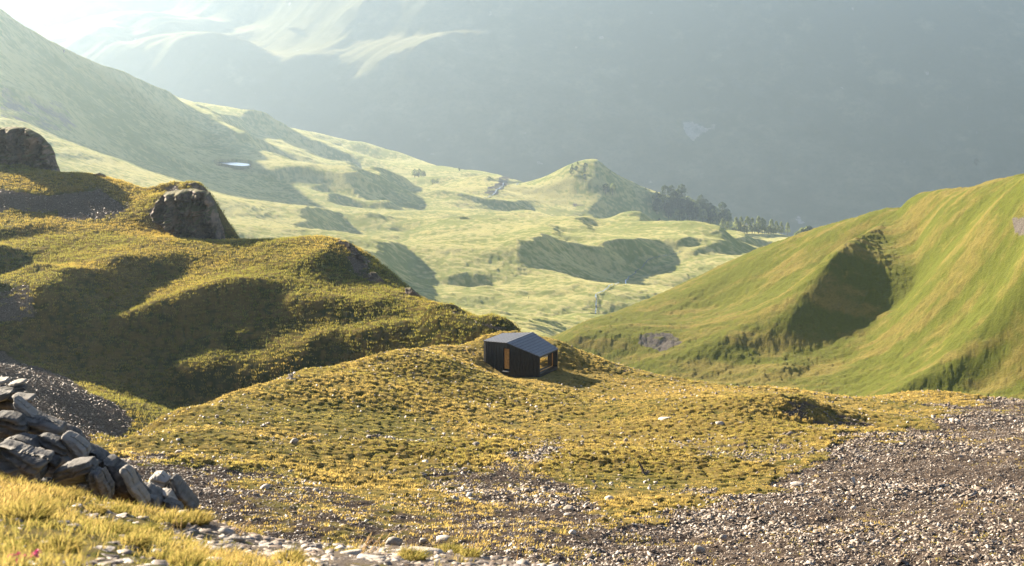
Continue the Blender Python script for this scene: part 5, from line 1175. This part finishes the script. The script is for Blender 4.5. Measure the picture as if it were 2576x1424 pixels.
# ------------------------------------------------------------------ walker and grazing cow, far off in the meadow
def skin_body(name, pts, edges, mat, parent=None, sub=1, **kw):
    me = bpy.data.meshes.new(name); me.from_pydata([p[:3] for p in pts], edges, []); me.update()
    o = add(name, me, mat, parent, **kw)
    s = o.modifiers.new('skin', 'SKIN')
    for v_, p in zip(me.skin_vertices[0].data, pts): v_.radius = (p[3], p[3] if len(p) < 5 else p[4])
    me.skin_vertices[0].data[0].use_root = True
    ss = o.modifiers.new('subsurf', 'SUBSURF'); ss.levels = sub; ss.render_levels = sub
    return o
def person():
    x, y, z = LV.hit(1330, 746, 480, 1000); k = max(0.9, 7.2 * y / FPX / 1.75)
    root = skin_body('person', [(0,0,.95,.13,.1),(0,0,1.15,.13,.1),(0,0,1.38,.16,.1),(0,0,1.5,.055),(0,-.01,1.62,.095),(0,-.01,1.72,.08),(.1,0,.9,.085),(.12,-.06,.5,.06),(.13,.02,.08,.045),(.13,-.12,.04,.04),(-.1,0,.9,.085),(-.11,.08,.5,.06),(-.12,.16,.08,.045),(-.12,.04,.04,.04),
        (.2,0,1.4,.055),(.26,.05,1.14,.042),(.25,-.1,.92,.035),(-.2,0,1.4,.055),(-.27,-.02,1.14,.042),(-.25,-.14,.94,.035)],
        [(0,1),(1,2),(2,3),(3,4),(4,5),(0,6),(6,7),(7,8),(8,9),(0,10),(10,11),(11,12),(12,13),(2,14),(14,15),(15,16),(2,17),(17,18),(18,19)], simple_mat('dark_clothes', (0.03, 0.028, 0.03), (0.06, 0.055, 0.05), 8),
        label='tiny walker in dark clothes crossing the sunlit valley meadow', cat='person')
    root.location = (x, y, float(surfV(x, y)) + 0.15); root.scale = (k, k, k); root.rotation_euler = (0, 0, 0.6)
    hm = rock_geo(5, (.10, .11, .09), planes=0, sub=2, rough=0); me = mesh_from('hair', hm[0], tris=hm[1]); o = add('hair', me, simple_mat('dark_hair', (0.02, 0.015, 0.01), (0.03, 0.02, 0.015), 9), root); o.location = (0, 0.01, 1.69)
person()
def cow():
    x, y, z = LV.hit(853, 493, 1100, 1700); k = 6.5 * y / FPX / 2.3
    o = skin_body('cow', [(-.75,0,1.05,.30,.28),(-.2,0,1.02,.34,.36),(.4,0,1.05,.32,.34),(.8,0,1.2,.2,.22),(1.1,0,1.12,.14),(1.32,0,.92,.11),(1.5,0,.74,.075),(-.85,.16,.75,.15),(-.95,.17,.42,.075),(-.88,.17,.06,.055),(-.85,-.16,.75,.15),(-.9,-.17,.42,.075),(-.83,-.17,.06,.055),
        (.5,.15,.7,.12),(.52,.15,.38,.065),(.5,.15,.06,.055),(.5,-.15,.7,.12),(.6,-.15,.38,.065),(.58,-.15,.06,.055),(-1.05,0,1.15,.05),(-1.15,0,.6,.03),(1.12,.14,1.22,.03),(1.12,-.14,1.22,.03)],
        [(0,1),(1,2),(2,3),(3,4),(4,5),(5,6),(0,7),(7,8),(8,9),(0,10),(10,11),(11,12),(2,13),(13,14),(14,15),(2,16),(16,17),(17,18),(0,19),(19,20),(4,21),(4,22)], simple_mat('brown_hide', (0.03, 0.022, 0.016), (0.08, 0.06, 0.045), 2.0),
        label='tiny dark grazing cow on the edge of a shaded hollow in the far meadow', cat='cow')
    o.location = (x, y, float(surfV(x, y)) + 0.1); o.scale = (k, k, k); o.rotation_euler = (0, 0, 0.1)
cow()
